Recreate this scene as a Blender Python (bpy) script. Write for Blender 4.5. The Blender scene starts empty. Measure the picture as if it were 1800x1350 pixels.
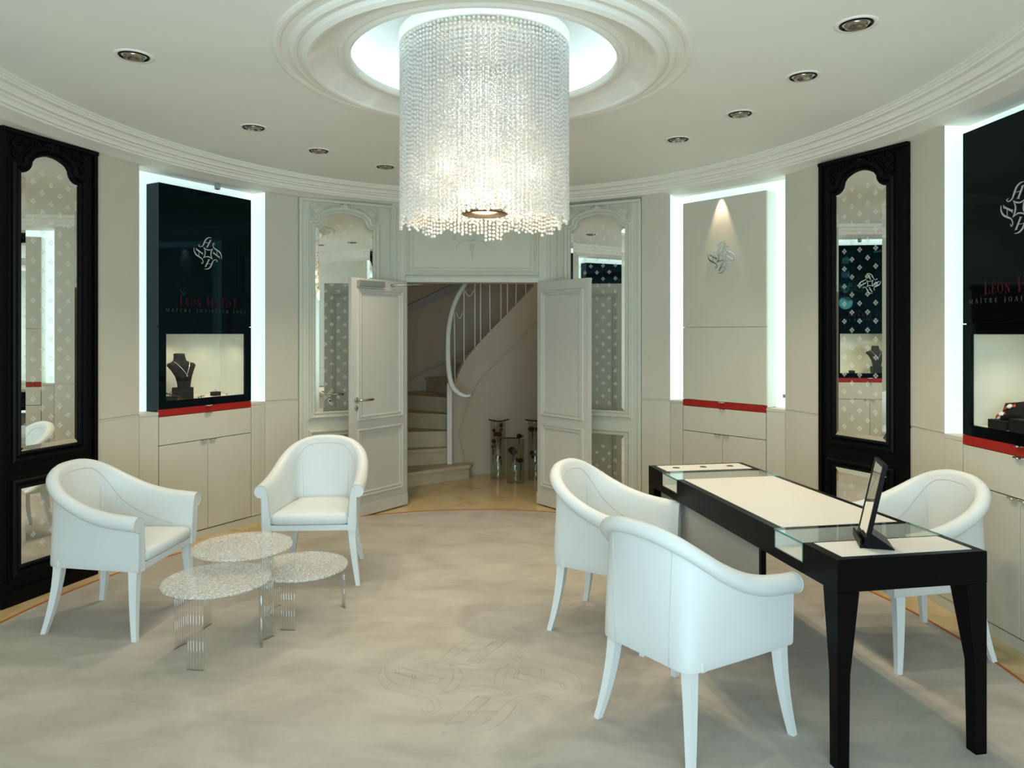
import bpy, bmesh, math, random
from mathutils import Vector, Matrix
random.seed(7)
C = bpy.context.scene.collection
sc = bpy.context.scene
PI = math.pi
def R(d): return math.radians(d)

# ------------------------------------------------------------------ camera, world, daylight, exposure
cam_d = bpy.data.cameras.new('camera'); cam = bpy.data.objects.new('camera', cam_d); C.objects.link(cam)
cam.location = (0, 0, 1.55); cam.rotation_euler = (R(90), 0, 0)
cam_d.sensor_width = 36; cam_d.lens = 1270/1800*36; cam_d.shift_y = -(675-586)/1800
cam_d.clip_start = 0.05
sc.camera = cam
w = bpy.data.worlds.new('sky'); sc.world = w; w.use_nodes = True
w.node_tree.nodes['Background'].inputs[0].default_value = (0.62, 0.80, 0.92, 1)
w.node_tree.nodes['Background'].inputs[1].default_value = 0.55
sc.view_settings.view_transform = 'Standard'; sc.view_settings.look = 'None'
sc.view_settings.gamma = 1; sc.view_settings.use_curve_mapping = False
sc.view_settings.exposure = -0.15
sc.cycles.max_bounces = 10; sc.cycles.diffuse_bounces = 5; sc.cycles.glossy_bounces = 6
sc.cycles.transmission_bounces = 10; sc.cycles.transparent_max_bounces = 24
sc.cycles.caustics_reflective = True; sc.cycles.blur_glossy = 0.6; sc.cycles.caustics_refractive = False
sc.cycles.sample_clamp_indirect = 4.0
sc.cycles.use_denoising = True

def lamp(name, kind, loc, energy, color, rot=None, **kw):
    l = bpy.data.lights.new(name, kind); l.energy = energy; l.color = color
    for k, v in kw.items(): setattr(l, k, v)
    o = bpy.data.objects.new(name, l); C.objects.link(o); o.location = loc
    if rot: o.rotation_euler = rot
    return o
def aim(o, target):
    o.rotation_euler = (Vector(target)-Vector(o.location)).to_track_quat('-Z', 'Y').to_euler()

WARM = (1.0, 0.82, 0.57); COOL = (0.64, 0.84, 1.0); CYAN = (0.74, 1.0, 0.93)
day = lamp('daylight', 'AREA', (-0.1, -1.05, 1.40), 205, COOL, shape='RECTANGLE', size=3.4, size_y=2.0)
aim(day, (-0.1, 3, 1.6))
SPOT_W = 46

# ------------------------------------------------------------------ materials
def mat(name, col, rough=0.5, metal=0.0, spec=0.5, var=0.0, vscale=8.0, bump=0.0, bscale=200.0, coat=0.0,
        trans=0.0, ior=1.45, emit=None, estr=0.0, col2=None, sheen=0.0):
    m = bpy.data.materials.new(name); m.use_nodes = True
    nt = m.node_tree; b = nt.nodes['Principled BSDF']
    b.inputs['Base Color'].default_value = (*col, 1); b.inputs['Roughness'].default_value = rough
    b.inputs['Metallic'].default_value = metal; b.inputs['Specular IOR Level'].default_value = spec
    b.inputs['Coat Weight'].default_value = coat; b.inputs['Transmission Weight'].default_value = trans
    b.inputs['IOR'].default_value = ior; b.inputs['Sheen Weight'].default_value = sheen
    if emit:
        b.inputs['Emission Color'].default_value = (*emit, 1); b.inputs['Emission Strength'].default_value = estr
    tc = nt.nodes.new('ShaderNodeTexCoord')
    if var or col2:
        n = nt.nodes.new('ShaderNodeTexNoise'); n.inputs['Scale'].default_value = vscale; n.inputs['Detail'].default_value = 5
        nt.links.new(tc.outputs['Object'], n.inputs['Vector'])
        r = nt.nodes.new('ShaderNodeValToRGB'); r.color_ramp.elements[0].position = 0.3; r.color_ramp.elements[1].position = 0.7
        c2 = col2 if col2 else tuple(c*(1-var) for c in col)
        r.color_ramp.elements[0].color = (*c2, 1); r.color_ramp.elements[1].color = (*col, 1)
        nt.links.new(n.outputs['Fac'], r.inputs['Fac']); nt.links.new(r.outputs['Color'], b.inputs['Base Color'])
    if bump:
        n2 = nt.nodes.new('ShaderNodeTexNoise'); n2.inputs['Scale'].default_value = bscale; n2.inputs['Detail'].default_value = 3
        nt.links.new(tc.outputs['Object'], n2.inputs['Vector'])
        bp = nt.nodes.new('ShaderNodeBump'); bp.inputs['Strength'].default_value = bump; bp.inputs['Distance'].default_value = 0.01
        nt.links.new(n2.outputs['Fac'], bp.inputs['Height']); nt.links.new(bp.outputs['Normal'], b.inputs['Normal'])
    return m
def thin_glass(name, tint, fres=0.5, gl=0.06):
    m = bpy.data.materials.new(name); m.use_nodes = True; nt = m.node_tree
    for n in list(nt.nodes):
        if n.type != 'OUTPUT_MATERIAL': nt.nodes.remove(n)
    out = [n for n in nt.nodes if n.type == 'OUTPUT_MATERIAL'][0]
    t = nt.nodes.new('ShaderNodeBsdfTransparent'); t.inputs[0].default_value = (*tint, 1)
    g = nt.nodes.new('ShaderNodeBsdfGlossy'); g.inputs['Roughness'].default_value = 0.02
    lw = nt.nodes.new('ShaderNodeLayerWeight'); lw.inputs['Blend'].default_value = 0.5
    pw = nt.nodes.new('ShaderNodeMath'); pw.operation = 'POWER'; pw.inputs[1].default_value = 4.0
    f = nt.nodes.new('ShaderNodeMath'); f.operation = 'MULTIPLY_ADD'; f.inputs[1].default_value = fres; f.inputs[2].default_value = gl
    nt.links.new(lw.outputs['Facing'], pw.inputs[0]); nt.links.new(pw.outputs[0], f.inputs[0])
    mx = nt.nodes.new('ShaderNodeMixShader')
    nt.links.new(f.outputs[0], mx.inputs[0]); nt.links.new(t.outputs[0], mx.inputs[1]); nt.links.new(g.outputs[0], mx.inputs[2])
    nt.links.new(mx.outputs[0], out.inputs['Surface'])
    return m
def frosted(name, col, tfac):
    m = bpy.data.materials.new(name); m.use_nodes = True; nt = m.node_tree
    b = nt.nodes['Principled BSDF']; out = [n for n in nt.nodes if n.type == 'OUTPUT_MATERIAL'][0]
    b.inputs['Base Color'].default_value = (*col, 1); b.inputs['Roughness'].default_value = 0.6
    t = nt.nodes.new('ShaderNodeBsdfTransparent'); mx = nt.nodes.new('ShaderNodeMixShader'); mx.inputs[0].default_value = tfac
    nt.links.new(t.outputs[0], mx.inputs[1]); nt.links.new(b.outputs[0], mx.inputs[2]); nt.links.new(mx.outputs[0], out.inputs['Surface'])
    return m
M = {}
M['ceil'] = mat('ceiling_plaster', (0.84, 0.83, 0.765), 0.8, spec=0.2, var=0.03, vscale=2)
M['cornice'] = mat('cornice_plaster', (0.83, 0.80, 0.72), 0.7, spec=0.25, var=0.02, vscale=3)
M['domewhite'] = mat('dome_white_paint', (0.84, 0.86, 0.86), 0.7, spec=0.2, var=0.01)
M['leatherette'] = mat('cream_leatherette', (0.60, 0.57, 0.465), 0.55, spec=0.35, var=0.04, vscale=3, bump=0.12, bscale=420)
M['groove'] = mat('dark_groove', (0.10, 0.08, 0.05), 0.8)
M['paint'] = mat('grey_green_paint', (0.60, 0.605, 0.505), 0.45, spec=0.4, var=0.02, vscale=4)
M['doorpaint'] = mat('door_paint', (0.555, 0.545, 0.485), 0.42, spec=0.4, var=0.02, vscale=4)
M['black'] = mat('black_lacquer_wood', (0.0026, 0.0026, 0.0030), 0.34, spec=0.10, var=0.3, vscale=20)
M['blackgloss'] = mat('black_gloss_glass', (0.0025, 0.003, 0.0035), 0.03, spec=0.25, var=0.1)
for _n in [q for q in M['blackgloss'].node_tree.nodes if q.type == 'BSDF_PRINCIPLED']: _n.inputs['Specular Tint'].default_value = (0.12, 0.60, 0.88, 1)
M['blackpaint'] = mat('black_carved_paint', (0.0022, 0.0022, 0.0026), 0.42, spec=0.12, var=0.2, vscale=10)
M['mirror'] = mat('mirror_silver', (0.90, 0.92, 0.88), 0.0, metal=1.0, var=0.01)
M['etch'] = frosted('etched_frost', (0.95, 0.96, 0.90), 0.25)
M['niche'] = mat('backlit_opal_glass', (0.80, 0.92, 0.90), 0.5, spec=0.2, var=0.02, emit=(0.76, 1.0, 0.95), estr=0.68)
M['red'] = mat('red_leather', (0.36, 0.014, 0.008), 0.5, spec=0.35, var=0.1, vscale=10)
M['chrome'] = mat('chrome', (0.80, 0.81, 0.80), 0.10, metal=1.0, var=0.02)
M['steel'] = mat('brushed_steel', (0.55, 0.55, 0.51), 0.32, metal=1.0, var=0.05, vscale=30)
M['leather'] = mat('white_leather', (0.68, 0.715, 0.705), 0.42, spec=0.4, var=0.02, vscale=5, bump=0.05, bscale=500)
M['legwhite'] = mat('white_lacquer', (0.72, 0.755, 0.745), 0.35, spec=0.45, var=0.02)
M['seam'] = mat('seam_piping', (0.55, 0.57, 0.52), 0.6, var=0.02)  # slightly darker than the leather, for seam lines and piping
M['inset'] = mat('desk_white_leather', (0.72, 0.70, 0.655), 0.45, spec=0.35, var=0.02, vscale=6, bump=0.04, bscale=500)
M['greyfabric'] = mat('grey_fabric', (0.42, 0.42, 0.39), 0.9, spec=0.1, var=0.08, vscale=60, bump=0.2, bscale=600)
M['text_red'] = mat('dark_red_print', (0.052, 0.004, 0.007), 0.5, spec=0.2, var=0.02)
M['text_grey'] = mat('grey_print', (0.06, 0.064, 0.064), 0.5, spec=0.2, var=0.02)
M['silver'] = mat('silver_print', (0.58, 0.59, 0.59), 0.3, metal=0.5, var=0.05)
M['cream_in'] = mat('display_lining', (0.78, 0.76, 0.66), 0.7, spec=0.2, var=0.02)
M['orange'] = mat('orange_binding', (0.40, 0.10, 0.012), 0.7, var=0.1, vscale=40)
M['glass'] = thin_glass('clear_glass_sheet', (0.97, 0.99, 0.98), 0.4, 0.022)
M['glassgreen'] = mat('glass_edge_green', (0.10, 0.42, 0.34), 0.1, var=0.05, trans=0.5)
M['deskglass'] = thin_glass('desk_glass_sheet', (0.965, 0.985, 0.975))
M['vase'] = thin_glass('vase_glass', (0.93, 0.94, 0.91))
M['acryl'] = thin_glass('clear_acrylic', (0.985, 0.99, 0.985), 0.55, 0.09)
M['bead'] = mat('crystal_bead', (0.99, 0.985, 0.95), 0.03, trans=0.44, ior=1.5, spec=0.9, var=0.005)
def see_through(m, k):
    nt = m.node_tree; out = [n for n in nt.nodes if n.type == 'OUTPUT_MATERIAL'][0]; b = nt.nodes['Principled BSDF']
    t = nt.nodes.new('ShaderNodeBsdfTransparent'); mx = nt.nodes.new('ShaderNodeMixShader'); mx.inputs[0].default_value = k
    nt.links.new(b.outputs[0], mx.inputs[1]); nt.links.new(t.outputs[0], mx.inputs[2]); nt.links.new(mx.outputs[0], out.inputs['Surface'])
see_through(M['bead'], 0.30)
M['stone'] = mat('stair_limestone', (0.60, 0.50, 0.33), 0.45, spec=0.3, col2=(0.50, 0.40, 0.25), vscale=9)
M['plaster'] = mat('hall_plaster', (0.56, 0.48, 0.355), 0.85, spec=0.1, var=0.04, vscale=3)
M['rose'] = mat('dried_rose', (0.045, 0.006, 0.008), 0.8, spec=0.2, var=0.4, vscale=60)
M['stem'] = mat('dried_stem', (0.075, 0.070, 0.022), 0.8, var=0.3, vscale=40)
M['twig'] = mat('twig_bark', (0.055, 0.030, 0.014), 0.85, var=0.4, vscale=60)
M['petal'] = mat('red_petal', (0.50, 0.045, 0.012), 0.6, var=0.2, vscale=40)
M['velvet'] = mat('black_velvet', (0.010, 0.0095, 0.0085), 0.75, spec=0.15, sheen=0.04, var=0.1)
M['bulb'] = mat('warm_bulb', (1, 0.9, 0.7), 0.4, emit=(1.0, 0.80, 0.48), estr=26.0)
M['cove'] = mat('cove_tube', (1, 1, 1), 0.4, emit=(0.74, 0.97, 1.0), estr=14.0)
M['lampglass'] = mat('reflector', (0.45, 0.36, 0.26), 0.22, metal=0.8, var=0.5, vscale=60)
M['brown'] = mat('bronze_plate', (0.085, 0.055, 0.032), 0.30, metal=0.5, var=0.1)
M['gem'] = mat('gem', (0.9, 0.9, 0.92), 0.03, metal=0.7, var=0.05)
M['grout'] = mat('joint_mortar', (0.36, 0.27, 0.14), 0.9)
M['grey_plastic'] = mat('grey_plastic', (0.35, 0.36, 0.34), 0.4, var=0.02)

def marble(name, rough):
    m = bpy.data.materials.new(name); m.use_nodes = True; nt = m.node_tree; b = nt.nodes['Principled BSDF']
    tc = nt.nodes.new('ShaderNodeTexCoord')
    n = nt.nodes.new('ShaderNodeTexNoise'); n.inputs['Scale'].default_value = 3.2; n.inputs['Detail'].default_value = 9; n.inputs['Distortion'].default_value = 1.3
    nt.links.new(tc.outputs['Object'], n.inputs['Vector'])
    r = nt.nodes.new('ShaderNodeValToRGB')
    e = r.color_ramp.elements; e[0].position = 0.30; e[0].color = (0.47, 0.33, 0.155, 1); e[1].position = 0.72; e[1].color = (0.66, 0.51, 0.28, 1)
    x = r.color_ramp.elements.new(0.45); x.color = (0.60, 0.45, 0.23, 1)
    nt.links.new(n.outputs['Fac'], r.inputs['Fac']); nt.links.new(r.outputs['Color'], b.inputs['Base Color'])
    b.inputs['Roughness'].default_value = rough; b.inputs['Specular IOR Level'].default_value = 0.4
    return m
M['marble'] = marble('beige_marble', 0.16)
M['marble_room'] = marble('beige_marble_room', 0.25)
def carpet_mat():
    m = bpy.data.materials.new('beige_velvet_carpet'); m.use_nodes = True; nt = m.node_tree; b = nt.nodes['Principled BSDF']
    tc = nt.nodes.new('ShaderNodeTexCoord')
    n = nt.nodes.new('ShaderNodeTexNoise'); n.inputs['Scale'].default_value = 2.6; n.inputs['Detail'].default_value = 7; n.inputs['Roughness'].default_value = 0.62; n.inputs['Distortion'].default_value = 0.6
    mp = nt.nodes.new('ShaderNodeMapping'); mp.inputs['Scale'].default_value = (1.0, 1.7, 1)
    nt.links.new(tc.outputs['Object'], mp.inputs['Vector']); nt.links.new(mp.outputs['Vector'], n.inputs['Vector'])
    r = nt.nodes.new('ShaderNodeValToRGB'); e = r.color_ramp.elements
    e[0].position = 0.32; e[0].color = (0.355, 0.322, 0.27, 1); e[1].position = 0.68; e[1].color = (0.475, 0.435, 0.372, 1)
    nt.links.new(n.outputs['Fac'], r.inputs['Fac']); nt.links.new(r.outputs['Color'], b.inputs['Base Color'])
    b.inputs['Roughness'].default_value = 0.95; b.inputs['Specular IOR Level'].default_value = 0.05; b.inputs['Sheen Weight'].default_value = 0.12
    n2 = nt.nodes.new('ShaderNodeTexNoise'); n2.inputs['Scale'].default_value = 260; n2.inputs['Detail'].default_value = 2
    nt.links.new(tc.outputs['Object'], n2.inputs['Vector'])
    bp = nt.nodes.new('ShaderNodeBump'); bp.inputs['Strength'].default_value = 0.25; bp.inputs['Distance'].default_value = 0.006
    nt.links.new(n2.outputs['Fac'], bp.inputs['Height']); nt.links.new(bp.outputs['Normal'], b.inputs['Normal'])
    return m
M['carpet'] = carpet_mat()
def table_top_mat():
    m = mat('hammered_acrylic', (0.93, 0.94, 0.92), 0.08, spec=1.0)
    nt = m.node_tree; b = nt.nodes['Principled BSDF']; tc = nt.nodes.new('ShaderNodeTexCoord')
    v = nt.nodes.new('ShaderNodeTexVoronoi'); v.inputs['Scale'].default_value = 95
    nt.links.new(tc.outputs['Object'], v.inputs['Vector'])
    bp = nt.nodes.new('ShaderNodeBump'); bp.inputs['Strength'].default_value = 1.0; bp.inputs['Distance'].default_value = 0.008
    nt.links.new(v.outputs['Distance'], bp.inputs['Height']); nt.links.new(bp.outputs['Normal'], b.inputs['Normal'])
    out = [n for n in nt.nodes if n.type == 'OUTPUT_MATERIAL'][0]
    t = nt.nodes.new('ShaderNodeBsdfTransparent'); t.inputs[0].default_value = (0.96, 0.965, 0.955, 1)
    r = nt.nodes.new('ShaderNodeMapRange'); r.inputs['From Max'].default_value = 0.75; r.inputs['To Min'].default_value = 0.98; r.inputs['To Max'].default_value = 0.46
    mx = nt.nodes.new('ShaderNodeMixShader'); nt.links.new(v.outputs['Distance'], r.inputs['Value']); nt.links.new(r.outputs[0], mx.inputs[0])
    nt.links.new(b.outputs[0], mx.inputs[1]); nt.links.new(t.outputs[0], mx.inputs[2]); nt.links.new(mx.outputs[0], out.inputs['Surface'])
    return m
M['tabletop'] = table_top_mat()

# ------------------------------------------------------------------ mesh helpers
class MB:
    def __init__(s): s.bm = bmesh.new()
    def face(s, pts, smooth=False):
        vs = [s.bm.verts.new(p) for p in pts]
        try:
            f = s.bm.faces.new(vs); f.smooth = smooth; return f
        except ValueError: return None
    def box(s, x0, x1, y0, y1, z0, z1, bev=0.0):
        r = bmesh.ops.create_cube(s.bm, size=1.0)
        for v in r['verts']:
            v.co = Vector(((x0+x1)/2+v.co.x*(x1-x0), (y0+y1)/2+v.co.y*(y1-y0), (z0+z1)/2+v.co.z*(z1-z0)))
        if bev > 0:
            es = list({e for v in r['verts'] for e in v.link_edges})
            bmesh.ops.bevel(s.bm, geom=es, offset=bev, segments=2, affect='EDGES', profile=0.6)
        return s
    def grid(s, rows, close_u=False, close_v=False, smooth=True, cap=False):
        V = [[s.bm.verts.new(p) for p in r] for r in rows]
        nr, nc = len(V), len(V[0])
        for i in range(nr if close_u else nr-1):
            for j in range(nc if close_v else nc-1):
                a, b, c, d = V[i][j], V[(i+1) % nr][j], V[(i+1) % nr][(j+1) % nc], V[i][(j+1) % nc]
                vs = []
                for q in (a, b, c, d):
                    if q not in vs: vs.append(q)
                if len(vs) > 2:
                    try:
                        f = s.bm.faces.new(vs); f.smooth = smooth
                    except ValueError: pass
        if cap:
            for r in (V[0], V[-1]):
                try: s.bm.faces.new(r)
                except ValueError: pass
        return V
    def lathe(s, prof, cx=0, cy=0, n=48, smooth=True, a0=0, a1=2*PI):
        full = abs(a1-a0-2*PI) < 1e-6
        k = n if full else n+1
        rows = [[(cx+r*math.cos(a0+(a1-a0)*i/n), cy+r*math.sin(a0+(a1-a0)*i/n), z) for i in range(k)] for r, z in prof]
        s.grid(rows, close_v=full, smooth=smooth); return s
    def tube(s, pts, r, n=8, smooth=True, cap=True):
        P = [Vector(p) for p in pts]; rows = []
        rad = r if isinstance(r, (list, tuple)) else [r]*len(P)
        up = Vector((0, 0, 1)); prev = None
        for i, p in enumerate(P):
            t = (P[min(i+1, len(P)-1)]-P[max(i-1, 0)]).normalized()
            if prev is None:
                ref = up if abs(t.dot(up)) < 0.9 else Vector((1, 0, 0))
                nx = t.cross(ref).normalized()
            else:
                nx = (prev-t*prev.dot(t)).normalized()
            prev = nx; ny = t.cross(nx)
            rows.append([p+(nx*math.cos(2*PI*k/n)+ny*math.sin(2*PI*k/n))*rad[i] for k in range(n)])
        s.grid(rows, close_v=True, smooth=smooth, cap=cap); return s
    def prism(s, poly, y0, y1, smooth=False):            # poly in (x, z), extruded along y
        a = [s.bm.verts.new((x, y0, z)) for x, z in poly]; b = [s.bm.verts.new((x, y1, z)) for x, z in poly]
        n = len(poly)
        for q in (a, list(reversed(b))):
            try: s.bm.faces.new(q)
            except ValueError: pass
        for i in range(n):
            f = s.bm.faces.new((a[(i+1) % n], a[i], b[i], b[(i+1) % n])); f.smooth = smooth
        return s
    def slab(s, poly, z0, z1):                            # poly in (x, y), extruded along z
        a = [s.bm.verts.new((x, y, z0)) for x, y in poly]; b = [s.bm.verts.new((x, y, z1)) for x, y in poly]
        n = len(poly); s.bm.faces.new(a); s.bm.faces.new(b)
        for i in range(n): s.bm.faces.new((a[i], a[(i+1) % n], b[(i+1) % n], b[i]))
        return s
    def ribbon(s, pts, widths, y0, y1):                   # a flat pen stroke in (x, z) with thickness in y
        P = [Vector((p[0], p[1])) for p in pts]; n = len(P)
        if not isinstance(widths, (list, tuple)): widths = [widths]*n
        L, Rr = [], []
        for i, p in enumerate(P):
            t = (P[min(i+1, n-1)]-P[max(i-1, 0)]); t = t.normalized() if t.length > 1e-9 else Vector((1, 0))
            nn = Vector((-t.y, t.x)); L.append(p+nn*widths[i]/2); Rr.append(p-nn*widths[i]/2)
        rows = [[(L[i].x, y0, L[i].y), (Rr[i].x, y0, Rr[i].y), (Rr[i].x, y1, Rr[i].y), (L[i].x, y1, L[i].y)] for i in range(n)]
        s.grid(rows, close_v=True, smooth=False, cap=True); return s
    def ball(s, c, r, sub=2, sc3=(1, 1, 1), smooth=True):
        q = bmesh.ops.create_icosphere(s.bm, subdivisions=sub, radius=1.0)
        for v in q['verts']: v.co = Vector((c[0]+v.co.x*r*sc3[0], c[1]+v.co.y*r*sc3[1], c[2]+v.co.z*r*sc3[2]))
        if smooth:
            for v in q['verts']:
                for f in v.link_faces: f.smooth = True
        return s
    def done(s, name, m, parent=None, recalc=True):
        if recalc: bmesh.ops.recalc_face_normals(s.bm, faces=s.bm.faces[:])
        me = bpy.data.meshes.new(name); s.bm.to_mesh(me); s.bm.free(); me.materials.append(m)
        o = bpy.data.objects.new(name, me); C.objects.link(o)
        if parent: o.parent = parent
        return o
def thing(name, label, cat, mw=None, group=None):
    o = bpy.data.objects.new(name, None); C.objects.link(o); o.empty_display_size = 0.1
    if mw is not None: o.matrix_world = mw
    o['label'] = label; o['category'] = cat
    if group: o['group'] = group
    return o
def tag(o, label, cat, group=None):
    o['label'] = label; o['category'] = cat
    if group: o['group'] = group
    return o
def struct(o):
    o['kind'] = 'structure'; return o
def sempty(name, mw=None):
    o = bpy.data.objects.new(name, None); C.objects.link(o); o.empty_display_size = 0.1
    if mw is not None: o.matrix_world = mw
    o['kind'] = 'structure'; return o
def facet(P, Q, z=0.0):
    d = Vector((Q[0]-P[0], Q[1]-P[1])); L = d.length; d.normalize()
    m = Matrix(((d.x, -d.y, 0, P[0]), (d.y, d.x, 0, P[1]), (0, 0, 1, z), (0, 0, 0, 1)))
    return m, L
def pose(x, y, z, rz): return Matrix.Translation((x, y, z)) @ Matrix.Rotation(rz, 4, 'Z')
def dup(root, mw, label=None):
    r = root.copy(); C.objects.link(r); r.matrix_world = mw
    if label: r['label'] = label
    for ch in root.children:
        c = ch.copy(); C.objects.link(c); c.parent = r
        for g in ch.children:
            d = g.copy(); C.objects.link(d); d.parent = c
    return r
def smooth_pts(pts, n):                                   # Catmull-Rom through any-dimension points
    P = [Vector(p) for p in pts]; out = []
    for i in range(len(P)-1):
        a, b, c, d = P[max(i-1, 0)], P[i], P[i+1], P[min(i+2, len(P)-1)]
        for k in range(n):
            t = k/n
            out.append(0.5*((2*b)+(c-a)*t+(2*a-5*b+4*c-d)*t*t+(3*b-a-3*c+d)*t**3))
    out.append(P[-1]); return out
def interp(tab, t):
    for i in range(len(tab)-1):
        if t <= tab[i+1][0]:
            t0, t1 = tab[i][0], tab[i+1][0]; u = (t-t0)/(t1-t0)
            def g(j): return Vector(tab[max(0, min(len(tab)-1, j))][1:])
            a, b, c, d = g(i-1), g(i), g(i+1), g(i+2)
            if i == 0:                                    # mirror across the back centre
                a = Vector(tab[1][1:]); a[1] = -a[1]
            sa = (c-a)*((t1-t0)/(t1-(tab[i-1][0] if i > 0 else -tab[1][0])))
            nxt = tab[min(i+2, len(tab)-1)][0]
            sb = (d-b)*((t1-t0)/(max(nxt-t0, 1e-6)))
            h00 = 2*u**3-3*u**2+1; h10 = u**3-2*u**2+u; h01 = -2*u**3+3*u**2; h11 = u**3-u**2
            return b*h00+sa*h10+c*h01+sb*h11
    return Vector(tab[-1][1:])
def offset_poly(pts, d):                                  # closed CCW polygon, d > 0 outward
    n = len(pts); out = []
    for i in range(n):
        p0, p1, p2 = Vector(pts[i-1]), Vector(pts[i]), Vector(pts[(i+1) % n])
        a = (p1-p0).normalized(); b = (p2-p1).normalized()
        na, nb = Vector((a.y, -a.x)), Vector((b.y, -b.x))
        m = na+nb; l = m.length
        m = m/l if l > 1e-6 else na
        k = d/max(m.dot(na), 0.5)
        out.append((p1.x+m.x*k, p1.y+m.y*k))
    return out

# ------------------------------------------------------------------ room geometry (world: camera-aligned, floor at z 0)
CX, CY, RA = -0.133, 3.52, R(3.6)
def room(u, v): return (CX+u*math.cos(RA)-v*math.sin(RA), CY+u*math.sin(RA)+v*math.cos(RA))
ZC, ZS = 2.85, 2.717                                      # ceiling, soffit
LF = ((-2.8755, 4.049), (-2.686, 4.661)); L1 = ((-2.594, 5.03), (-2.044, 5.983))
LP = ((-1.831, 6.201), (-1.094, 6.616)); BK = ((-1.094, 6.616), (0.394, 6.66))
RP = ((0.394, 6.66), (1.122, 6.265)); R1 = ((1.341, 6.124), (2.015, 5.331))
RF = ((2.126, 4.98), (2.419, 4.389)); R2 = ((2.43, 4.06), (2.50, 2.99)); L2 = ((-2.80, 2.72), (-2.89, 3.77))

# floor
b = MB(); b.slab([(-3.6, -1.2), (3.6, -1.2), (3.6, 6.70), (-3.6, 6.70)], -0.10, 0.0)
floor = struct(b.done('floor', M['marble_room']))
b = MB(); b.slab([(-2.3, 6.70), (2.0, 6.70), (2.0, 10.0), (-2.3, 10.0)], -0.10, -0.006)
b.done('hall_bed', M['grout'], floor)
tile_me = {}
s = 0.42; k = 0
def clip(poly, axis, lim, sign):
    out = []
    for i in range(len(poly)):
        p, q = poly[i], poly[(i+1) % len(poly)]
        pi, qi = sign*(p[axis]-lim) >= 0, sign*(q[axis]-lim) >= 0
        if pi: out.append(p)
        if pi != qi:
            t = (lim-p[axis])/(q[axis]-p[axis]); out.append((p[0]+(q[0]-p[0])*t, p[1]+(q[1]-p[1])*t))
    return out
hd = s/math.sqrt(2)
for i in range(-9, 10):
    for j in range(-9, 10):
        cx, cy = -0.25+(i+j)*hd, 7.25+(i-j)*hd
        if not (-1.7 < cx < 1.5 and 6.5 < cy < 8.6): continue
        g = hd-0.0024
        poly = [(cx, cy-g), (cx+g, cy), (cx, cy+g), (cx-g, cy)]
        poly = clip(poly, 1, 6.705, 1)
        if len(poly) < 3: continue
        b = MB(); b.slab(poly, -0.006, 0.0); b.done('tile', M['marble'], floor)

# carpet
def ell(A, B, u0, v0, n, z): return [(*room(u0+A*math.cos(2*PI*i/n), v0+B*math.sin(2*PI*i/n)), z) for i in range(n)]
carpet = thing('carpet', 'large oval beige velvet carpet with an orange bound edge', 'carpet')
NC = 160
b = MB(); b.face(ell(2.490, 2.838, -0.108, -0.055, NC, 0.012)); b.done('pile', M['carpet'], carpet)
b = MB(); prof = [(2.490, 2.838, 0.012), (2.493, 2.841, 0.0155), (2.502, 2.850, 0.0155), (2.507, 2.855, 0.012), (2.508, 2.856, 0.0)]
b.grid([ell(A, B, -0.108, -0.055, NC, z) for A, B, z in prof], close_v=True); b.done('edge_binding', M['orange'], carpet)

# emblem of four letters H turned round a small star
def emblem_strokes():
    H = []
    H.append((smooth_pts([(-.57, .47), (-.67, .42), (-.56, .345), (-.38, .42), (-.28, .60), (-.15, .84), (.05, .965), (.26, .98)], 5),
              [.018, .03, .035, .045, .075, .075, .05, .012]))
    H.append(([(-.07, .37), (.18, .83)], [.075, .075]))
    H.append(([(-.135, .385), (.0, .36)], [.018, .018])); H.append(([(.10, .815), (.25, .845)], [.018, .018]))
    H.append(([(-.20, .64), (.07, .645)], [.02, .02]))
    H.append((smooth_pts([(-.33, .345), (-.15, .24), (.08, .205), (.31, .30)], 5), [.015, .06, .06, .015]))
    out = []
    for pts, ws in H:
        n = len(pts); W = []
        for i in range(n):
            f = i/(n-1)*(len(ws)-1); k = min(int(f), len(ws)-2); W.append(ws[k]+(ws[k+1]-ws[k])*(f-k))
        out.append(([(p[0], p[1]) for p in pts], W))
    return out
EMB = emblem_strokes()
def emblem(b, cx, cz, r, y0, y1, wk=1.0):
    for q in range(4):
        ca, sa = math.cos(q*PI/2), math.sin(q*PI/2)
        for pts, W in EMB:
            b.ribbon([(cx+r*(x*ca-z*sa), cz+r*(x*sa+z*ca)) for x, z in pts], [r*w*wk for w in W], y0, y1)
b = MB()
for q in range(4):
    ca, sa = math.cos(q*PI/2), math.sin(q*PI/2)
    for pts, W in EMB:
        for sd in (1, -1):
            P2 = []
            for i, (x, z) in enumerate(pts):
                a, c = pts[max(i-1, 0)], pts[min(i+1, len(pts)-1)]
                t = Vector((c[0]-a[0], c[1]-a[1])).normalized(); x2, z2 = x-t.y*W[i]*0.8*sd, z+t.x*W[i]*0.8*sd
                P2.append((-0.15+0.45*(x2*ca-z2*sa), 3.22+0.45*(x2*sa+z2*ca), 0.0125))
            b.tube(P2, 0.0012, 5)
b.done('sculpted_emblem', M['carpet'], carpet)

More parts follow.
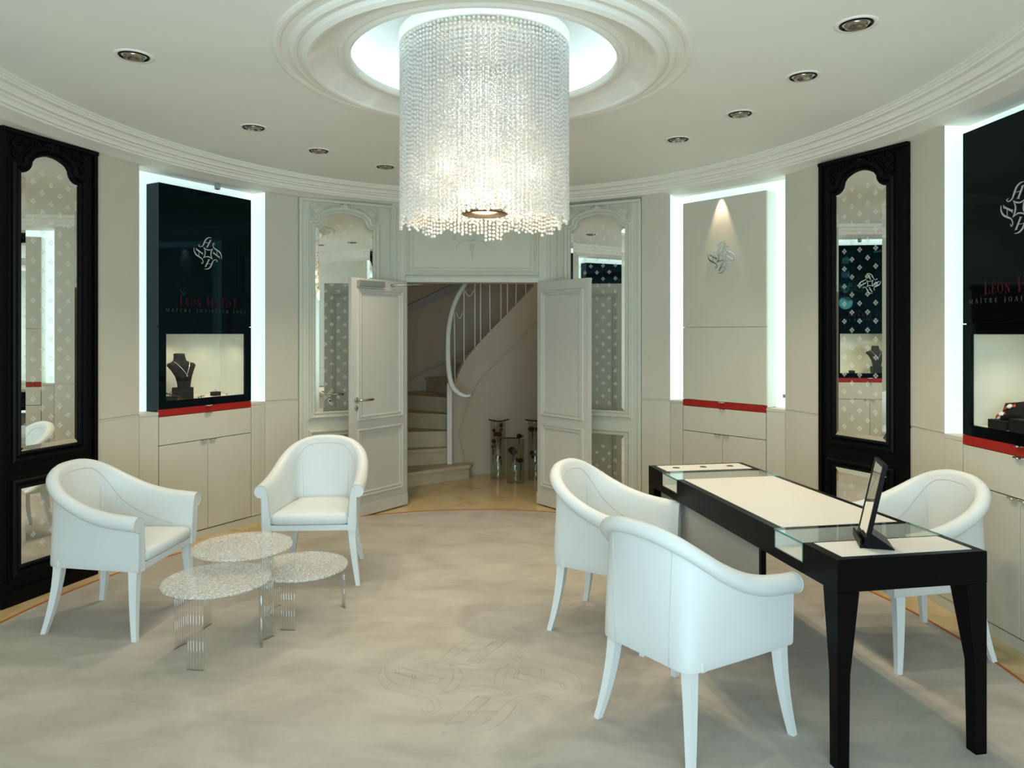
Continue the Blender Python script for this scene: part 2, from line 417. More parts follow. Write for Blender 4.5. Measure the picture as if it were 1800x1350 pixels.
# ceiling, medallion, recess dome, cornice
OC = (CX, CY)
def ell_c(A, B, v0, n, z): return ell(A, B, -0.03, v0, n, z)
NE = 128
def circ(r, z): return [(OC[0]+r*math.cos(2*PI*i/NE+RA), OC[1]+r*math.sin(2*PI*i/NE+RA), z) for i in range(NE)]
b = MB(); b.grid([circ(0.985, ZC), circ(1.4, ZC), ell_c(2.0, 2.4, 0.10, NE, ZC), ell_c(2.40, 2.94, 0.145, NE, ZC+0.0005)], close_v=True)
ceiling = struct(b.done('ceiling', M['ceil']))
cprof = [(0.280, ZC), (0.280, 2.838), (0.268, 2.838), (0.266, 2.828), (0.256, 2.828), (0.252, 2.818), (0.222, 2.816), (0.205, 2.802), (0.200, 2.790), (0.170, 2.790),
         (0.168, 2.780), (0.150, 2.774), (0.140, 2.762), (0.138, 2.754), (0.118, 2.754), (0.114, 2.744), (0.06, 2.732), (0.010, ZS), (-0.35, ZS), (-0.9, ZS)]
b = MB(); b.grid([ell_c(2.61-o, 3.15-o, 0.145, 256, z) for o, z in cprof], close_v=True, smooth=False)
struct(b.done('trim_1', M['cornice']))
mprof = [(0.985, ZC), (0.982, ZC-.010), (0.970, ZC-.016), (0.955, ZC-.014), (0.945, ZC-.008), (0.915, ZC-.010), (0.908, ZC-.022), (0.895, ZC-.030), (0.880, ZC-.028),
         (0.872, ZC-.018), (0.862, ZC-.022), (0.855, ZC-.040), (0.835, ZC-.050), (0.822, ZC-.046), (0.815, ZC-.034), (0.79, ZC-.014), (0.76, ZC+.006), (0.73, ZC+.018), (0.70, ZC+.022),
         (0.692, ZC+.010), (0.680, ZC+.004), (0.668, ZC+.008), (0.662, ZC-.004), (0.650, ZC-.008), (0.640, ZC-.002), (0.636, ZC+.012), (0.640, ZC+.03), (0.66, ZC+.034)]
b = MB(); b.lathe(mprof, *OC, n=256, smooth=False); struct(b.done('trim_2', M['cornice']))
dprof = [(0.66, ZC+.034), (0.93, ZC+.034), (0.95, ZC+.06), (0.93, ZC+.12), (0.86, ZC+.18), (0.72, ZC+.225), (0.5, ZC+.25), (0.0005, ZC+.26)]
b = MB(); b.lathe(dprof, *OC, n=NE); b.done('recess_dome', M['domewhite'], ceiling)
b = MB(); b.tube([(OC[0]+0.83*math.cos(2*PI*i/72), OC[1]+0.83*math.sin(2*PI*i/72), ZC+.052) for i in range(73)], 0.011, 8)
tag(b.done('cove_light', M['cove']), 'glowing cool white light ring hidden in the round ceiling recess', 'light')

# walls --------------------------------------------------------------
def backing(name, pts, m, z0=0.0, z1=2.95, t=0.06, off=0.40):
    b = MB()
    out = []
    for i, p in enumerate(pts):
        a, c = Vector(pts[max(i-1, 0)]), Vector(pts[min(i+1, len(pts)-1)]); d = (c-a).normalized()
        n = Vector((-d.y, d.x)); out.append((Vector(p)+n*off, Vector(p)+n*(off+t)))
    poly = [tuple(q[0]) for q in out]+[tuple(q[1]) for q in reversed(out)]
    for i in range(len(pts)-1):
        b.slab([tuple(out[i][0]), tuple(out[i+1][0]), tuple(out[i+1][1]), tuple(out[i][1])], z0, z1)
    return struct(b.done(name, m))
wall_left = backing('wall_left', [(-2.15, -0.95), (-2.3, 0.6), (-2.6, 1.8), L2[0], L2[1], LF[0], LF[1], L1[0], L1[1], LP[0], (-1.3, 6.50)], M['leatherette'])
wall_right = backing('wall_right', [(0.60, 6.57), RP[1], R1[0], R1[1], RF[0], RF[1], R2[0], R2[1], (2.42, 1.8), (2.1, 0.6), (1.95, -0.95)], M['leatherette'])
ZB = 0.985
def cream(parent, P, Q, low=True):
    mw, L = facet(P, Q)
    def put(o): o.matrix_world = mw; o.parent = parent; return o
    b = MB(); b.box(0.001, L-0.001, 0, 0.028, ZB+0.004, 2.76, 0.002); put(b.done('upper_panel', M['leatherette']))
    b = MB(); b.box(0.001, L-0.001, 0, 0.06, 0.065, ZB-0.012, 0.002); put(b.done('lower_panel', M['leatherette']))
    b = MB(); b.box(0.0, L, 0.004, 0.06, ZB-0.011, ZB+0.003); put(b.done('welt_strip', M['leatherette']))
    b = MB(); b.box(0, L, 0.006, 0.06, 0, 0.06); put(b.done('plinth', M['leatherette']))
    b = MB(); b.box(0.014, L-0.014, 0.03, 0.075, 0, 2.8); put(b.done('wall_core', M['groove']))
for P, Q in ((L2[1], LF[0]), (LF[1], L1[0]), (L1[1], LP[0]), ((-2.6, 1.8), L2[0]), ((-2.3, 0.6), (-2.6, 1.8)), ((-2.15, -0.95), (-2.3, 0.6))): cream(wall_left, P, Q)
for P, Q in ((RP[1], R1[0]), (R1[1], RF[0]), (RF[1], R2[0]), (R2[1], (2.42, 1.8)), ((2.42, 1.8), (2.1, 0.6)), ((2.1, 0.6), (1.95, -0.95))): cream(wall_right, P, Q)

# front wall with the shop window behind the camera
b = MB()
b.box(-2.6, 2.5, -1.02, -0.95, 2.62, 2.95); b.box(-2.6, 2.5, -1.02, -0.95, 0, 0.18)
b.box(-2.6, -1.95, -1.02, -0.95, 0.18, 2.62); b.box(1.85, 2.5, -1.02, -0.95, 0.18, 2.62)
struct(b.done('wall_front', M['leatherette']))
win = sempty('window_1')
for x in (-1.95, -0.70, 0.60, 1.80):
    b = MB(); b.box(x, x+0.05, -1.01, -0.96, 0.18, 2.62); b.done('mullion', M['black'], win)
for x0, x1 in ((-1.90, -0.70), (-0.65, 0.60), (0.65, 1.80)):
    b = MB(); b.box(x0, x1, -0.988, -0.982, 0.18, 2.62); b.done('pane', M['glass'], win)

# ------------------------------------------------------------------ lettering (own stroke alphabet with thick and thin strokes)
TK, TN = 0.15, 0.035
def oval(cx, cz, rx, rz, n=22, a0=0.0, a1=2*PI):
    pts = [(cx+rx*math.cos(a0+(a1-a0)*i/n), cz+rz*math.sin(a0+(a1-a0)*i/n)) for i in range(n+1)]
    ws = [TN+(TK-TN)*abs(math.cos(a0+(a1-a0)*i/n))**1.5 for i in range(n+1)]
    return (pts, ws)
def sf(x, z, w=0.30): return ([(x-w/2, z), (x+w/2, z)], TN)
def stem(x, w=TK, z0=0.0, z1=1.0, s=True):
    r = [([(x, z0), (x, z1)], w)]
    if s: r += [sf(x, z0+TN/2), sf(x, z1-TN/2)]
    return r
GL = {
 'L': (0.68, stem(.17)+[([(.17, .018), (.60, .018)], TN), ([(.60, .0), (.60, .26)], [.07, .015])]),
 'E': (0.70, stem(.17)+[([(.17, .018), (.60, .018)], TN), ([(.17, .982), (.57, .982)], TN), ([(.17, .5), (.45, .5)], TN), ([(.60, 0), (.60, .26)], [.07, .015]), ([(.57, 1), (.57, .76)], [.07, .015]), ([(.45, .38), (.45, .62)], .04)]),
 'O': (0.92, [oval(.44, .5, .37, .485)]),
 'N': (0.86, [([(.14, 0), (.14, 1)], TN), ([(.12, .98), (.72, .03)], TK), ([(.72, 0), (.72, 1)], TN), sf(.14, .018, .24), sf(.14, .982, .24), sf(.72, .982, .24)]),
 'H': (0.95, stem(.18)+stem(.74)+[([(.18, .52), (.74, .52)], TN)]),
 'A': (0.86, [([(.10, 0), (.42, 1)], TN), ([(.42, 1), (.74, 0)], TK), ([(.22, .34), (.64, .34)], TN), sf(.10, .018, .24), sf(.74, .018, .30)]),
 'T': (0.82, stem(.40)+[([(.06, .982), (.74, .982)], TN), ([(.06, 1), (.06, .72)], [.07, .015]), ([(.74, 1), (.74, .72)], [.07, .015])]),
 'M': (1.05, [([(.14, 0), (.14, 1)], TN), ([(.14, 1), (.50, .05)], TK), ([(.50, .05), (.86, 1)], TN), ([(.86, 0), (.86, 1)], TK), sf(.14, .018, .24), sf(.86, .018)]),
 'I': (0.42, stem(.20)), 'R': (0.85, stem(.17)+[oval(.30, .75, .27, .235, 14, PI/2, -PI/2), ([(.17, .982), (.32, .982)], TN), ([(.17, .515), (.32, .515)], TN), ([(.36, .5), (.72, 0)], TK)]),
 'J': (0.55, [([(.32, 1), (.32, .12), (.22, -.10), (.06, -.12)], [TK, TK, .08, .05]), sf(.32, .982)]),
 '1': (0.5, stem(.24)), '0': (0.74, [oval(.35, .5, .28, .485)]),
 '9': (0.72, [oval(.34, .66, .26, .32), ([(.58, .66), (.52, .25), (.22, .0)], [TK, .1, .04])]),
 '5': (0.70, [oval(.32, .30, .26, .29, 16, R(120), -R(150)), ([(.20, .52), (.22, .98)], TN), ([(.22, .96), (.56, .96)], .09)]),
}
def text_width(txt, sizes, track):
    w = 0
    for ch, s in zip(txt, sizes): w += (0.42 if ch == ' ' else GL[ch][0])*s+track
    return w-track
def lettering(b, txt, sizes, cx, zb, track, y0, y1, accents=(), squeeze=1.0):
    x = cx-text_width(txt, sizes, track)*squeeze/2
    for i, (ch, s) in enumerate(zip(txt, sizes)):
        if ch == ' ': x += (0.42*s+track)*squeeze; continue
        wd, strokes = GL[ch]
        for pts, ws in strokes:
            W = [q*s for q in ws] if isinstance(ws, (list, tuple)) else ws*s
            b.ribbon([(x+p[0]*s*squeeze, zb+p[1]*s) for p in pts], W, y0, y1)
        for idx, kind in accents:
            if idx == i and kind == 'acute': b.ribbon([(x+.30*s*squeeze, zb+1.08*s), (x+.46*s*squeeze, zb+1.28*s)], [.05*s, .10*s], y0, y1)
            if idx == i and kind == 'circ': b.ribbon([(x+.06*s*squeeze, zb+1.08*s), (x+.20*s*squeeze, zb+1.26*s), (x+.34*s*squeeze, zb+1.08*s)], .06*s, y0, y1)
        x += (wd*s+track)*squeeze

# ------------------------------------------------------------------ display units in lit niches
ND = 0.145
def niche(parent, mw, L, u0, u1):
    b = MB()
    for xa, xb, za in ((0, u0+0.0005, ZB), (u1-0.0005, L, ZB), (u0+0.0005, u1-0.0005, 2.629)):
        b.face([(xa, ND, za), (xb, ND, za), (xb, ND, 2.76), (xa, ND, 2.76)])
    b.face([(0, 0.002, ZB), (0, ND, ZB), (0, ND, 2.76), (0, 0.002, 2.76)])
    b.face([(L, 0.002, ZB), (L, ND, ZB), (L, ND, 2.76), (L, 0.002, 2.76)])
    o = b.done('niche_lining', M['niche'], recalc=False); o.matrix_world = mw; o.parent = parent
    b = MB(); b.box(0, u0-0.002, 0, ND, ZB-0.02, ZB+0.001); b.box(u1+0.002, L, 0, ND, ZB-0.02, ZB+0.001)
    o = b.done('niche_ledge', M['leatherette']); o.matrix_world = mw; o.parent = parent
    for x0, x1 in ((0.001, u0-0.003), (u1+0.003, L-0.001)):
        b = MB(); b.box(x0, x1, 0, 0.06, 0.065, ZB-0.022, 0.002); o = b.done('lower_panel', M['leatherette']); o.matrix_world = mw; o.parent = parent
        b = MB(); b.box(x0-0.002, x1+0.004, 0.006, 0.05, 0, 0.06); o = b.done('plinth', M['leatherette']); o.matrix_world = mw; o.parent = parent
    b = MB(); b.box(0, L, 0.062, 0.10, 0, ZB-0.03); o = b.done('wall_core', M['groove']); o.matrix_world = mw; o.parent = parent
def handle(parent, x, z, w=0.055):
    b = MB(); b.box(x-w/2, x+w/2, -0.016, 0.002, z-0.006, z+0.002, 0.001); b.ball((x, -0.016, z-0.004), 0.006, 1, (1.6, 1, 1))
    return b.done('handle', M['chrome'], parent)
def lower_cabinet(mw, u0, u1, label, zr=(0.953, 1.003)):
    t = thing('low_cabinet', label, 'cabinet', mw, 'low cabinets under the display cases')
    b = MB(); b.box(u0+0.002, u1-0.002, 0.022, 0.061, 0.02, zr[0]-0.004); b.done('carcass', M['groove'], t)
    b = MB(); b.box(u0, u1, 0.0, 0.019, zr[0], zr[1], 0.0015); o = b.done('red_drawer', M['red'], t); handle(o, (u0+u1)/2, zr[1]+0.001)
    b = MB(); b.box(u0+0.003, u1-0.003, 0, 0.02, 0.747, zr[0]-0.004, 0.002); o = b.done('drawer', M['leatherette'], t); handle(o, (u0+u1)/2, zr[0]-0.006)
    xm = (u0+u1)/2
    for x0, x1, hx in ((u0+0.003, xm-0.002, xm-0.038), (xm+0.002, u1-0.003, xm+0.038)):
        b = MB(); b.box(x0, x1, 0, 0.02, 0.068, 0.742, 0.002); o = b.done('door', M['leatherette'], t); handle(o, hx, 0.742)
    b = MB(); b.box(u0, u1, 0.006, 0.061, 0, 0.06); b.done('plinth', M['leatherette'], t)
    return t
def display_case(mw, u0, u1, label, black=True):
    t = thing('display_case', label, 'display case', mw, 'black display cases in lit niches' if black else None)
    zt, zg, zb = 2.63, 1.600, 1.005
    side, face = (M['blackgloss'], M['blackgloss']) if black else (M['cornice'], M['leatherette'])
    b = MB()
    b.box(u0+0.001, u0+0.02, 0.0205, 0.40, 0.988, zt); b.box(u1-0.02, u1-0.001, 0.0205, 0.40, 0.988, zt)
    b.box(u0+0.02, u1-0.02, 0.02, 0.40, zt-0.02, zt); b.box(u0+0.02, u1-0.02, 0.38, 0.40, zb, zt-0.02)
    b.box(u0+0.02, u1-0.02, 0.022, 0.38, zg-0.012, zg+0.008)
    b.done('carcass', side, t)
    b = MB(); b.box(u0, u1, 0.0, 0.02, zg+0.003, zt, 0.0015); up = b.done('sign_panel', face, t)
    if not black:
        b = MB(); b.box(u0, u1, 0.0, 0.02, zb+0.002, zg-0.003, 0.0015); b.done('shutter_panel', face, t)
        b = MB(); emblem(b, (u0+u1)/2, 2.155, 0.128, -0.012, -0.004, 1.0); b.done('emblem', M['chrome'], up)
        return t
    wx0, wx1, wz0, wz1 = u0+0.058, u1-0.058, 1.062, 1.545
    b = MB(); b.box(u0, wx0, 0, 0.02, zb, zg-0.003); b.box(wx1, u1, 0, 0.02, zb, zg-0.003)
    b.box(wx0, wx1, 0, 0.02, zb, wz0); b.box(wx0, wx1, 0, 0.02, wz1, zg-0.003); b.done('window_frame', M['blackgloss'], t)
    b = MB(); b.box(wx0, wx1, 0.006, 0.012, wz0, wz1); b.done('glass_pane', M['glass'], t)
    b = MB(); x0, x1, y0, y1, z0, z1 = wx0-0.02, wx1+0.02, 0.02, 0.34, wz0-0.006, wz1+0.015
    b.face([(x0, y0, z0), (x1, y0, z0), (x1, y1, z0), (x0, y1, z0)]); b.face([(x0, y0, z1), (x0, y1, z1), (x1, y1, z1), (x1, y0, z1)])
    b.face([(x0, y1, z0), (x1, y1, z0), (x1, y1, z1), (x0, y1, z1)]); b.face([(x0, y0, z0), (x0, y1, z0), (x0, y1, z1), (x0, y0, z1)]); b.face([(x1, y0, z0), (x1, y0, z1), (x1, y1, z1), (x1, y1, z0)])
    ln = b.done('display_lining', M['cream_in'], t, recalc=False)
    b = MB(); emblem(b, (x0+x1)/2, (z0+z1)/2, 0.10, y1-0.004, y1-0.0005, 1.0); b.done('embossed_emblem', M['cream_in'], ln)
    cx = (u0+u1)/2
    b = MB(); emblem(b, cx, 2.160, 0.124, -0.003, -0.0004); b.done('emblem', M['silver'], up)
    txt = 'LEON HATOT'; sz = [.076, .052, .052, .052, .076, .076, .052, .076, .052, .076]
    k = 0.51/text_width(txt, sz, .012)
    b = MB(); lettering(b, txt, sz, cx+0.015, 1.752, .012, -0.002, -0.0004, ((1, 'acute'),), k); b.done('red_lettering', M['text_red'], up)
    txt = 'MAITRE JOAILLIER 1905'; sz = [.024]*len(txt); k = 0.70/text_width(txt, sz, .016)
    b = MB(); lettering(b, txt, sz, cx, 1.708, .016, -0.002, -0.0004, ((2, 'circ'),), k); b.done('grey_lettering', M['text_grey'], up)
    # lamps of the case
    for x, e in ((cx-0.12, 3.9), (cx+0.2, 2.6)):
        p = mw @ Vector((x, 0.12, wz1+0.008)); q = mw @ Vector((x, 0.2, wz0))
        l = lamp('case_lamp', 'SPOT', p, e, (1.0, 0.88, 0.66), spot_size=R(130), spot_blend=0.8, shadow_soft_size=0.02); aim(l, q)
    return t
mL1, wL1 = facet(*L1); mR1, wR1 = facet(*R1); mR2, wR2 = facet(*R2); mL2, wL2 = facet(*L2)
niche(wall_left, mL1, wL1, 0.146, 0.957); niche(wall_right, mR1, wR1, 0.130, 0.888); niche(wall_right, mR2, wR2, 0.150, 0.955); niche(wall_left, mL2, wL2, 0.115, 0.92)
display_case(mL1, 0.146, 0.957, 'black gloss display case with a jewellery bust, beside the open white door')
display_case(mR1, 0.130, 0.888, 'closed cream leather display case with a chrome emblem', False)
display_case(mR2, 0.150, 0.955, 'black gloss display case with a black cushion of watches, cut by the picture edge')
display_case(mL2, 0.115, 0.92, 'black gloss display case outside the picture near the entrance')
lower_cabinet(mL1, 0.146, 0.957, 'cream cabinet with red strip under the black case holding the necklace bust')
lower_cabinet(mR1, 0.130, 0.888, 'cream cabinet with red strip under the closed cream case with chrome emblem')
lower_cabinet(mR2, 0.150, 0.955, 'cream cabinet with red strip under the black case holding the watch cushion')
lower_cabinet(mL2, 0.115, 0.92, 'cream cabinet with red strip outside the picture near the entrance')
for sp, e in (((0.50, -0.05, 2.695), 14.0),):
    p = mR1 @ Vector(sp); l = lamp('panel_spot', 'SPOT', p, e, (1.0, 0.76, 0.55), spot_size=R(44), spot_blend=0.6, shadow_soft_size=0.01); aim(l, mR1 @ Vector((0.50, 0.03, 2.15)))
t = thing('ceiling_sensor', 'small round grey spotlight above the black case with the bust', 'spotlight', mL1 @ Matrix.Translation((0.66, 0.03, 2.69)))
b = MB(); b.lathe([(0.0005, -0.02), (0.020, -0.02), (0.022, 0.0), (0.022, 0.02), (0.008, 0.027), (0.0005, 0.027)], n=20); b.done('housing', M['grey_plastic'], t)
b = MB(); b.lathe([(0.0005, -0.0225), (0.013, -0.0225), (0.014, -0.0195)], n=20); b.done('lens', M['groove'], t)
t = thing('wall_socket', 'tiny white socket low in the lit niche beside the closed cream case', 'socket', mR1 @ Matrix.Translation((0.965, ND-0.012, 1.075)))
b = MB(); b.box(-0.016, 0.016, -0.004, 0.012, -0.014, 0.014, 0.002); b.done('plate', M['grey_plastic'], t)
b = MB(); b.box(-0.008, 0.008, -0.006, -0.003, -0.006, 0.006); b.done('insert', M['chrome'], t)

# contents of the cases ------------------------------------------------
def gem_box(mw, x, y, z, w, d, h, label, group=None, ring=True):
    t = thing('jewel_box', label, 'jewel box', mw @ Matrix.Translation((x, y, z)), group)
    b = MB(); b.box(-w/2, w/2, -d/2, d/2, 0, h, 0.003); b.done('block', M['velvet'], t)
    if ring:
        b = MB(); b.tube([(0.010*math.cos(a), 0.0, h+0.006+0.010*math.sin(a)) for a in [R(10*i-30) for i in range(25)]], 0.0018, 6); b.ball((0, 0, h+0.018), 0.004, 1); b.done('ring', M['gem'], t)
    return t
FZ = 1.057
gem_box(mL1, 0.43, 0.13, FZ, 0.115, 0.10, 0.085, 'larger black block standing under the necklace bust', ring=False)
t = thing('necklace_bust', 'black necklace bust on a block in the lit case', 'bust', mL1 @ pose(0.43, 0.145, FZ+0.085, R(0)))
sec = [(0.0, .050, .034, -.030), (0.03, .053, .036, -.030), (0.08, .066, .038, -.026), (0.13, .094, .040, -.014), (0.165, .120, .038, .000), (0.180, .110, .038, .008), (0.190, .074, .037, .014), (0.203, .050, .036, .020), (0.235, .042, .035, .026), (0.252, .043, .034, .028), (0.256, .030, .025, .028)]
b = MB(); b.grid([[(hw*math.cos(2*PI*i/28), yo+dp*math.sin(2*PI*i/28)-0.03*(1-z/0.25)*0, z) for i in range(28)] for z, hw, dp, yo in sec], close_v=True, cap=True); b.done('neck_form', M['velvet'], t)
nk = thing('necklace', 'fine silver necklace with a drop pendant on the black bust', 'necklace', mL1 @ pose(0.43, 0.145, FZ+0.085, R(0)))
b = MB(); pts = smooth_pts([(-0.066, -0.006, 0.196), (-0.045, -0.037, 0.165), (-0.02, -0.056, 0.128), (0.0, -0.064, 0.100), (0.018, -0.056, 0.128), (0.042, -0.037, 0.165), (0.064, -0.006, 0.196)], 6); b.tube(pts, 0.0022, 6); b.done('chain', M['gem'], nk)
b = MB(); b.ball((0, -0.067, 0.089), 0.007, 2, (0.8, 0.6, 1.3)); b.done('pendant', M['gem'], nk)
gem_box(mL1, 0.72, 0.13, FZ, 0.062, 0.05, 0.032, 'small black ring box in the lit case, between the bust and the frame')
gem_box(mL1, 0.27, 0.07, FZ, 0.10, 0.07, 0.030, 'low black ring box in the lit case under the twig')
def petal(mw, x, y, z, label, group): 
    b = MB(); a = random.random()*6
    rows = [[(x+0.014*u*math.cos(a)-0.009*v*(1-u*u)*math.sin(a), y+0.014*u*math.sin(a)+0.009*v*(1-u*u)*math.cos(a), z+0.003+0.006*(u*u+v*v*0.5)) for u in (-1, -.5, 0, .5, 1)] for v in (-1, 0, 1)]
    b.grid(rows); o = b.done('rose_petal', M['petal'], recalc=False); o.matrix_world = mw
    md = o.modifiers.new('thickness', 'SOLIDIFY'); md.thickness = 0.001
    return tag(o, label, 'petal', group)
for x, y, lb in ((0.335, 0.075, 'red petal lying under the thick end of the twig in the bust case'), (0.375, 0.085, 'red petal lying by the thin tip of the twig in the bust case'), (0.575, 0.11, 'red petal just past the two earrings in the bust case'), (0.61, 0.13, 'red petal between the earrings and the small ring box'), (0.80, 0.10, 'red petal beyond the small ring box in the bust case')):
    petal(mL1, x, y, FZ, lb, 'petals in the bust case')
t = thing('twig', 'thin brown twig leaning in the corner of the case with the bust', 'twig', mL1)
b = MB(); b.tube(smooth_pts([(0.205, 0.10, FZ+0.07), (0.25, 0.08, FZ+0.055), (0.31, 0.06, FZ+0.035), (0.385, 0.045, FZ+0.005)], 4), [.005]*12+[.003], 7); b.done('branch', M['twig'], t)
b = MB(); b.tube([(0.25, 0.08, FZ+0.055), (0.245, 0.07, FZ+0.03), (0.262, 0.06, FZ+0.02)], .0025, 6); b.tube([(0.28, 0.072, FZ+0.046), (0.292, 0.07, FZ+0.062)], .002, 6); b.done('offshoot', M['twig'], t)
for i, x in enumerate((0.525, 0.548)):
    t = thing('earring', ('tiny silver earring standing closest to the bust block', 'tiny silver earring standing between its pair and the red petal')[i], 'earring', mL1 @ Matrix.Translation((x, 0.075, FZ)), 'earrings by the bust')
    b = MB(); b.tube([(0.008*math.cos(R(15*k)), 0.002*i, 0.010+0.009*math.sin(R(15*k))) for k in range(25)], 0.0022, 6); b.done('hoop', M['gem'], t)
    b = MB(); b.ball((0, -0.002, 0.005), 0.005, 1); b.done('stone', M['velvet'], t)
def cushion(mw, label):
    t = thing('display_cushion', label, 'cushion', mw)
    b = MB(); N = 14; rows_t, rows_b = [], []
    for i in range(N+1):
        u = -1+2*i/N; a, c = [], []
        for j in range(N+1):
            v = -1+2*j/N
            pinch = 1-0.16*(1-u*u)*abs(v)**3; pinch2 = 1-0.16*(1-v*v)*abs(u)**3
            h = 0.024*((1-u**4)*(1-v**4))**0.6
            x, y = 0.07*u*pinch2, 0.062*v*pinch
            a.append((x, y, h)); c.append((x, y, -h))
        rows_t.append(a); rows_b.append(c)
    b.grid(rows_t); b.grid(rows_b); bmesh.ops.remove_doubles(b.bm, verts=b.bm.verts[:], dist=1e-5)
    b.done('pillow', M['velvet'], t); return t
FZ2 = 1.057
def watch(mw, label):
    t = thing('wrist_watch', label, 'watch', mw, 'watches on the cushion')
    b = MB(); b.lathe([(0.0005, 0.004), (0.012, 0.004), (0.014, 0.002), (0.014, -0.003), (0.0005, -0.003)], n=20); b.done('case_body', M['gem'], t)
    b = MB(); b.lathe([(0.0005, 0.0052), (0.0105, 0.0046)], n=20); b.done('dial', M['inset'], t)
    for sg in (-1, 1):
        b = MB(); b.grid([[(sg*(0.012+0.012*k), -0.009, -0.001-0.0035*k*k), (sg*(0.012+0.012*k), 0.009, -0.001-0.0035*k*k)] for k in range(5)]); o = b.done('strap', M['petal'], t, recalc=False)
        md = o.modifiers.new('thickness', 'SOLIDIFY'); md.thickness = 0.002
    return t
mm = mR2 @ pose(0.36, 0.13, FZ2, 0)
gem_box(mR2, 0.335, 0.10, FZ2, 0.13, 0.10, 0.045, 'low wide black block under the cushion in the case cut by the picture edge', ring=False)
pil = mR2 @ pose(0.365, 0.125, FZ2+0.092, R(10)) @ Matrix.Rotation(R(52), 4, 'X') @ Matrix.Rotation(R(12), 4, 'Z')
cushion(pil, 'black velvet cushion with pointed corners standing on a block in the lit case')
watch(pil @ Matrix.Translation((-0.012, 0.012, 0.030)) @ Matrix.Rotation(R(15), 4, 'Z'), 'silver watch with red strap on the upper part of the cushion')
watch(pil @ Matrix.Translation((-0.045, -0.030, 0.026)) @ Matrix.Rotation(R(20), 4, 'Z'), 'silver watch with red strap on the lower part of the cushion')
gem_box(mR2, 0.475, 0.09, FZ2, 0.09, 0.10, 0.065, 'tall black block beside the watch cushion, cut by the picture edge', ring=False)
petal(mR2, 0.412, 0.075, FZ2, 'red rose petal lying between two black blocks in the watch case', None)

# ------------------------------------------------------------------ mirror panels
def mirror_outline(x0, x1, zb, zs, zt):
    w = x1-x0; sh = 0.072; pts = [(x0, zb), (x1, zb), (x1, zs)]
    for i in range(1, 7):
        a = PI/2*i/6; pts.append((x1-sh*math.sin(a)*0.98, zs+sh-sh*math.cos(a)))
    z2 = zs+sh; n = 14
    for i in range(1, n):
        u = 1-2*i/n; pts.append(((x0+x1)/2+(w/2-sh)*u, z2+0.012+(zt-z2-0.012)*(1-u*u)))
    for i in range(6, 0, -1):
        a = PI/2*i/6; pts.append((x0+sh*math.sin(a)*0.98, zs+sh-sh*math.cos(a)))
    pts.append((x0, zs)); return pts
def bevel_mirror(t, name, poly, bw, y, etch=True):
    inner = offset_poly(poly, -bw)
    b = MB(); b.face([(x, y, z) for x, z in reversed(inner)]);
    n = len(poly)
    for i in range(n):
        j = (i+1) % n
        b.face([(poly[i][0], y+0.0042, poly[i][1]), (inner[i][0], y, inner[i][1]), (inner[j][0], y, inner[j][1]), (poly[j][0], y+0.0042, poly[j][1])])
    o = b.done(name, M['mirror'], t, recalc=False)
    if not etch: return o
    b = MB(); xs = [p[0] for p in inner]; zs = [p[1] for p in inner]; x0, x1, z0, z1 = min(xs), max(xs), min(zs), max(zs)
    def inside(x, z):
        c = False
        for i in range(len(inner)):
            (xa, za), (xb, zb) = inner[i], inner[i-1]
            if (za > z) != (zb > z) and x < (xb-xa)*(z-za)/(zb-za)+xa: c = not c
        return c
    row = 0; z = z1-0.02; pt = 0.058; yy = y-0.0006
    while z > z0+0.02:
        x = (x0+x1)/2-0.232+(0.058 if row % 2 else 0)
        while x < x1:
            if x > x0+0.01 and inside(x, z+0.02) and inside(x+0.022, z) and inside(x-0.022, z):
                for dx, dz in ((0.0105, 0), (-0.0105, 0), (0, 0.0105), (0, -0.0105)):
                    r = 0.0076
                    b.face([(x+dx+r*math.cos(a), yy, z+dz+r*math.sin(a)) for a in (0, R(45), PI/2, R(135), PI, R(225), 3*PI/2, R(315))])
            x += 0.116
        z -= pt; row += 1
    e = b.done('etched_clovers', M['etch'], o, recalc=False); e['kind'] = 'stuff'
    return o
def spiral(cx, cz, r0, r1, a0, turns, n=22):
    return [(cx+(r0+(r1-r0)*i/n)*math.cos(a0+turns*2*PI*i/n), cz+(r0+(r1-r0)*i/n)*math.sin(a0+turns*2*PI*i/n)) for i in range(n+1)]
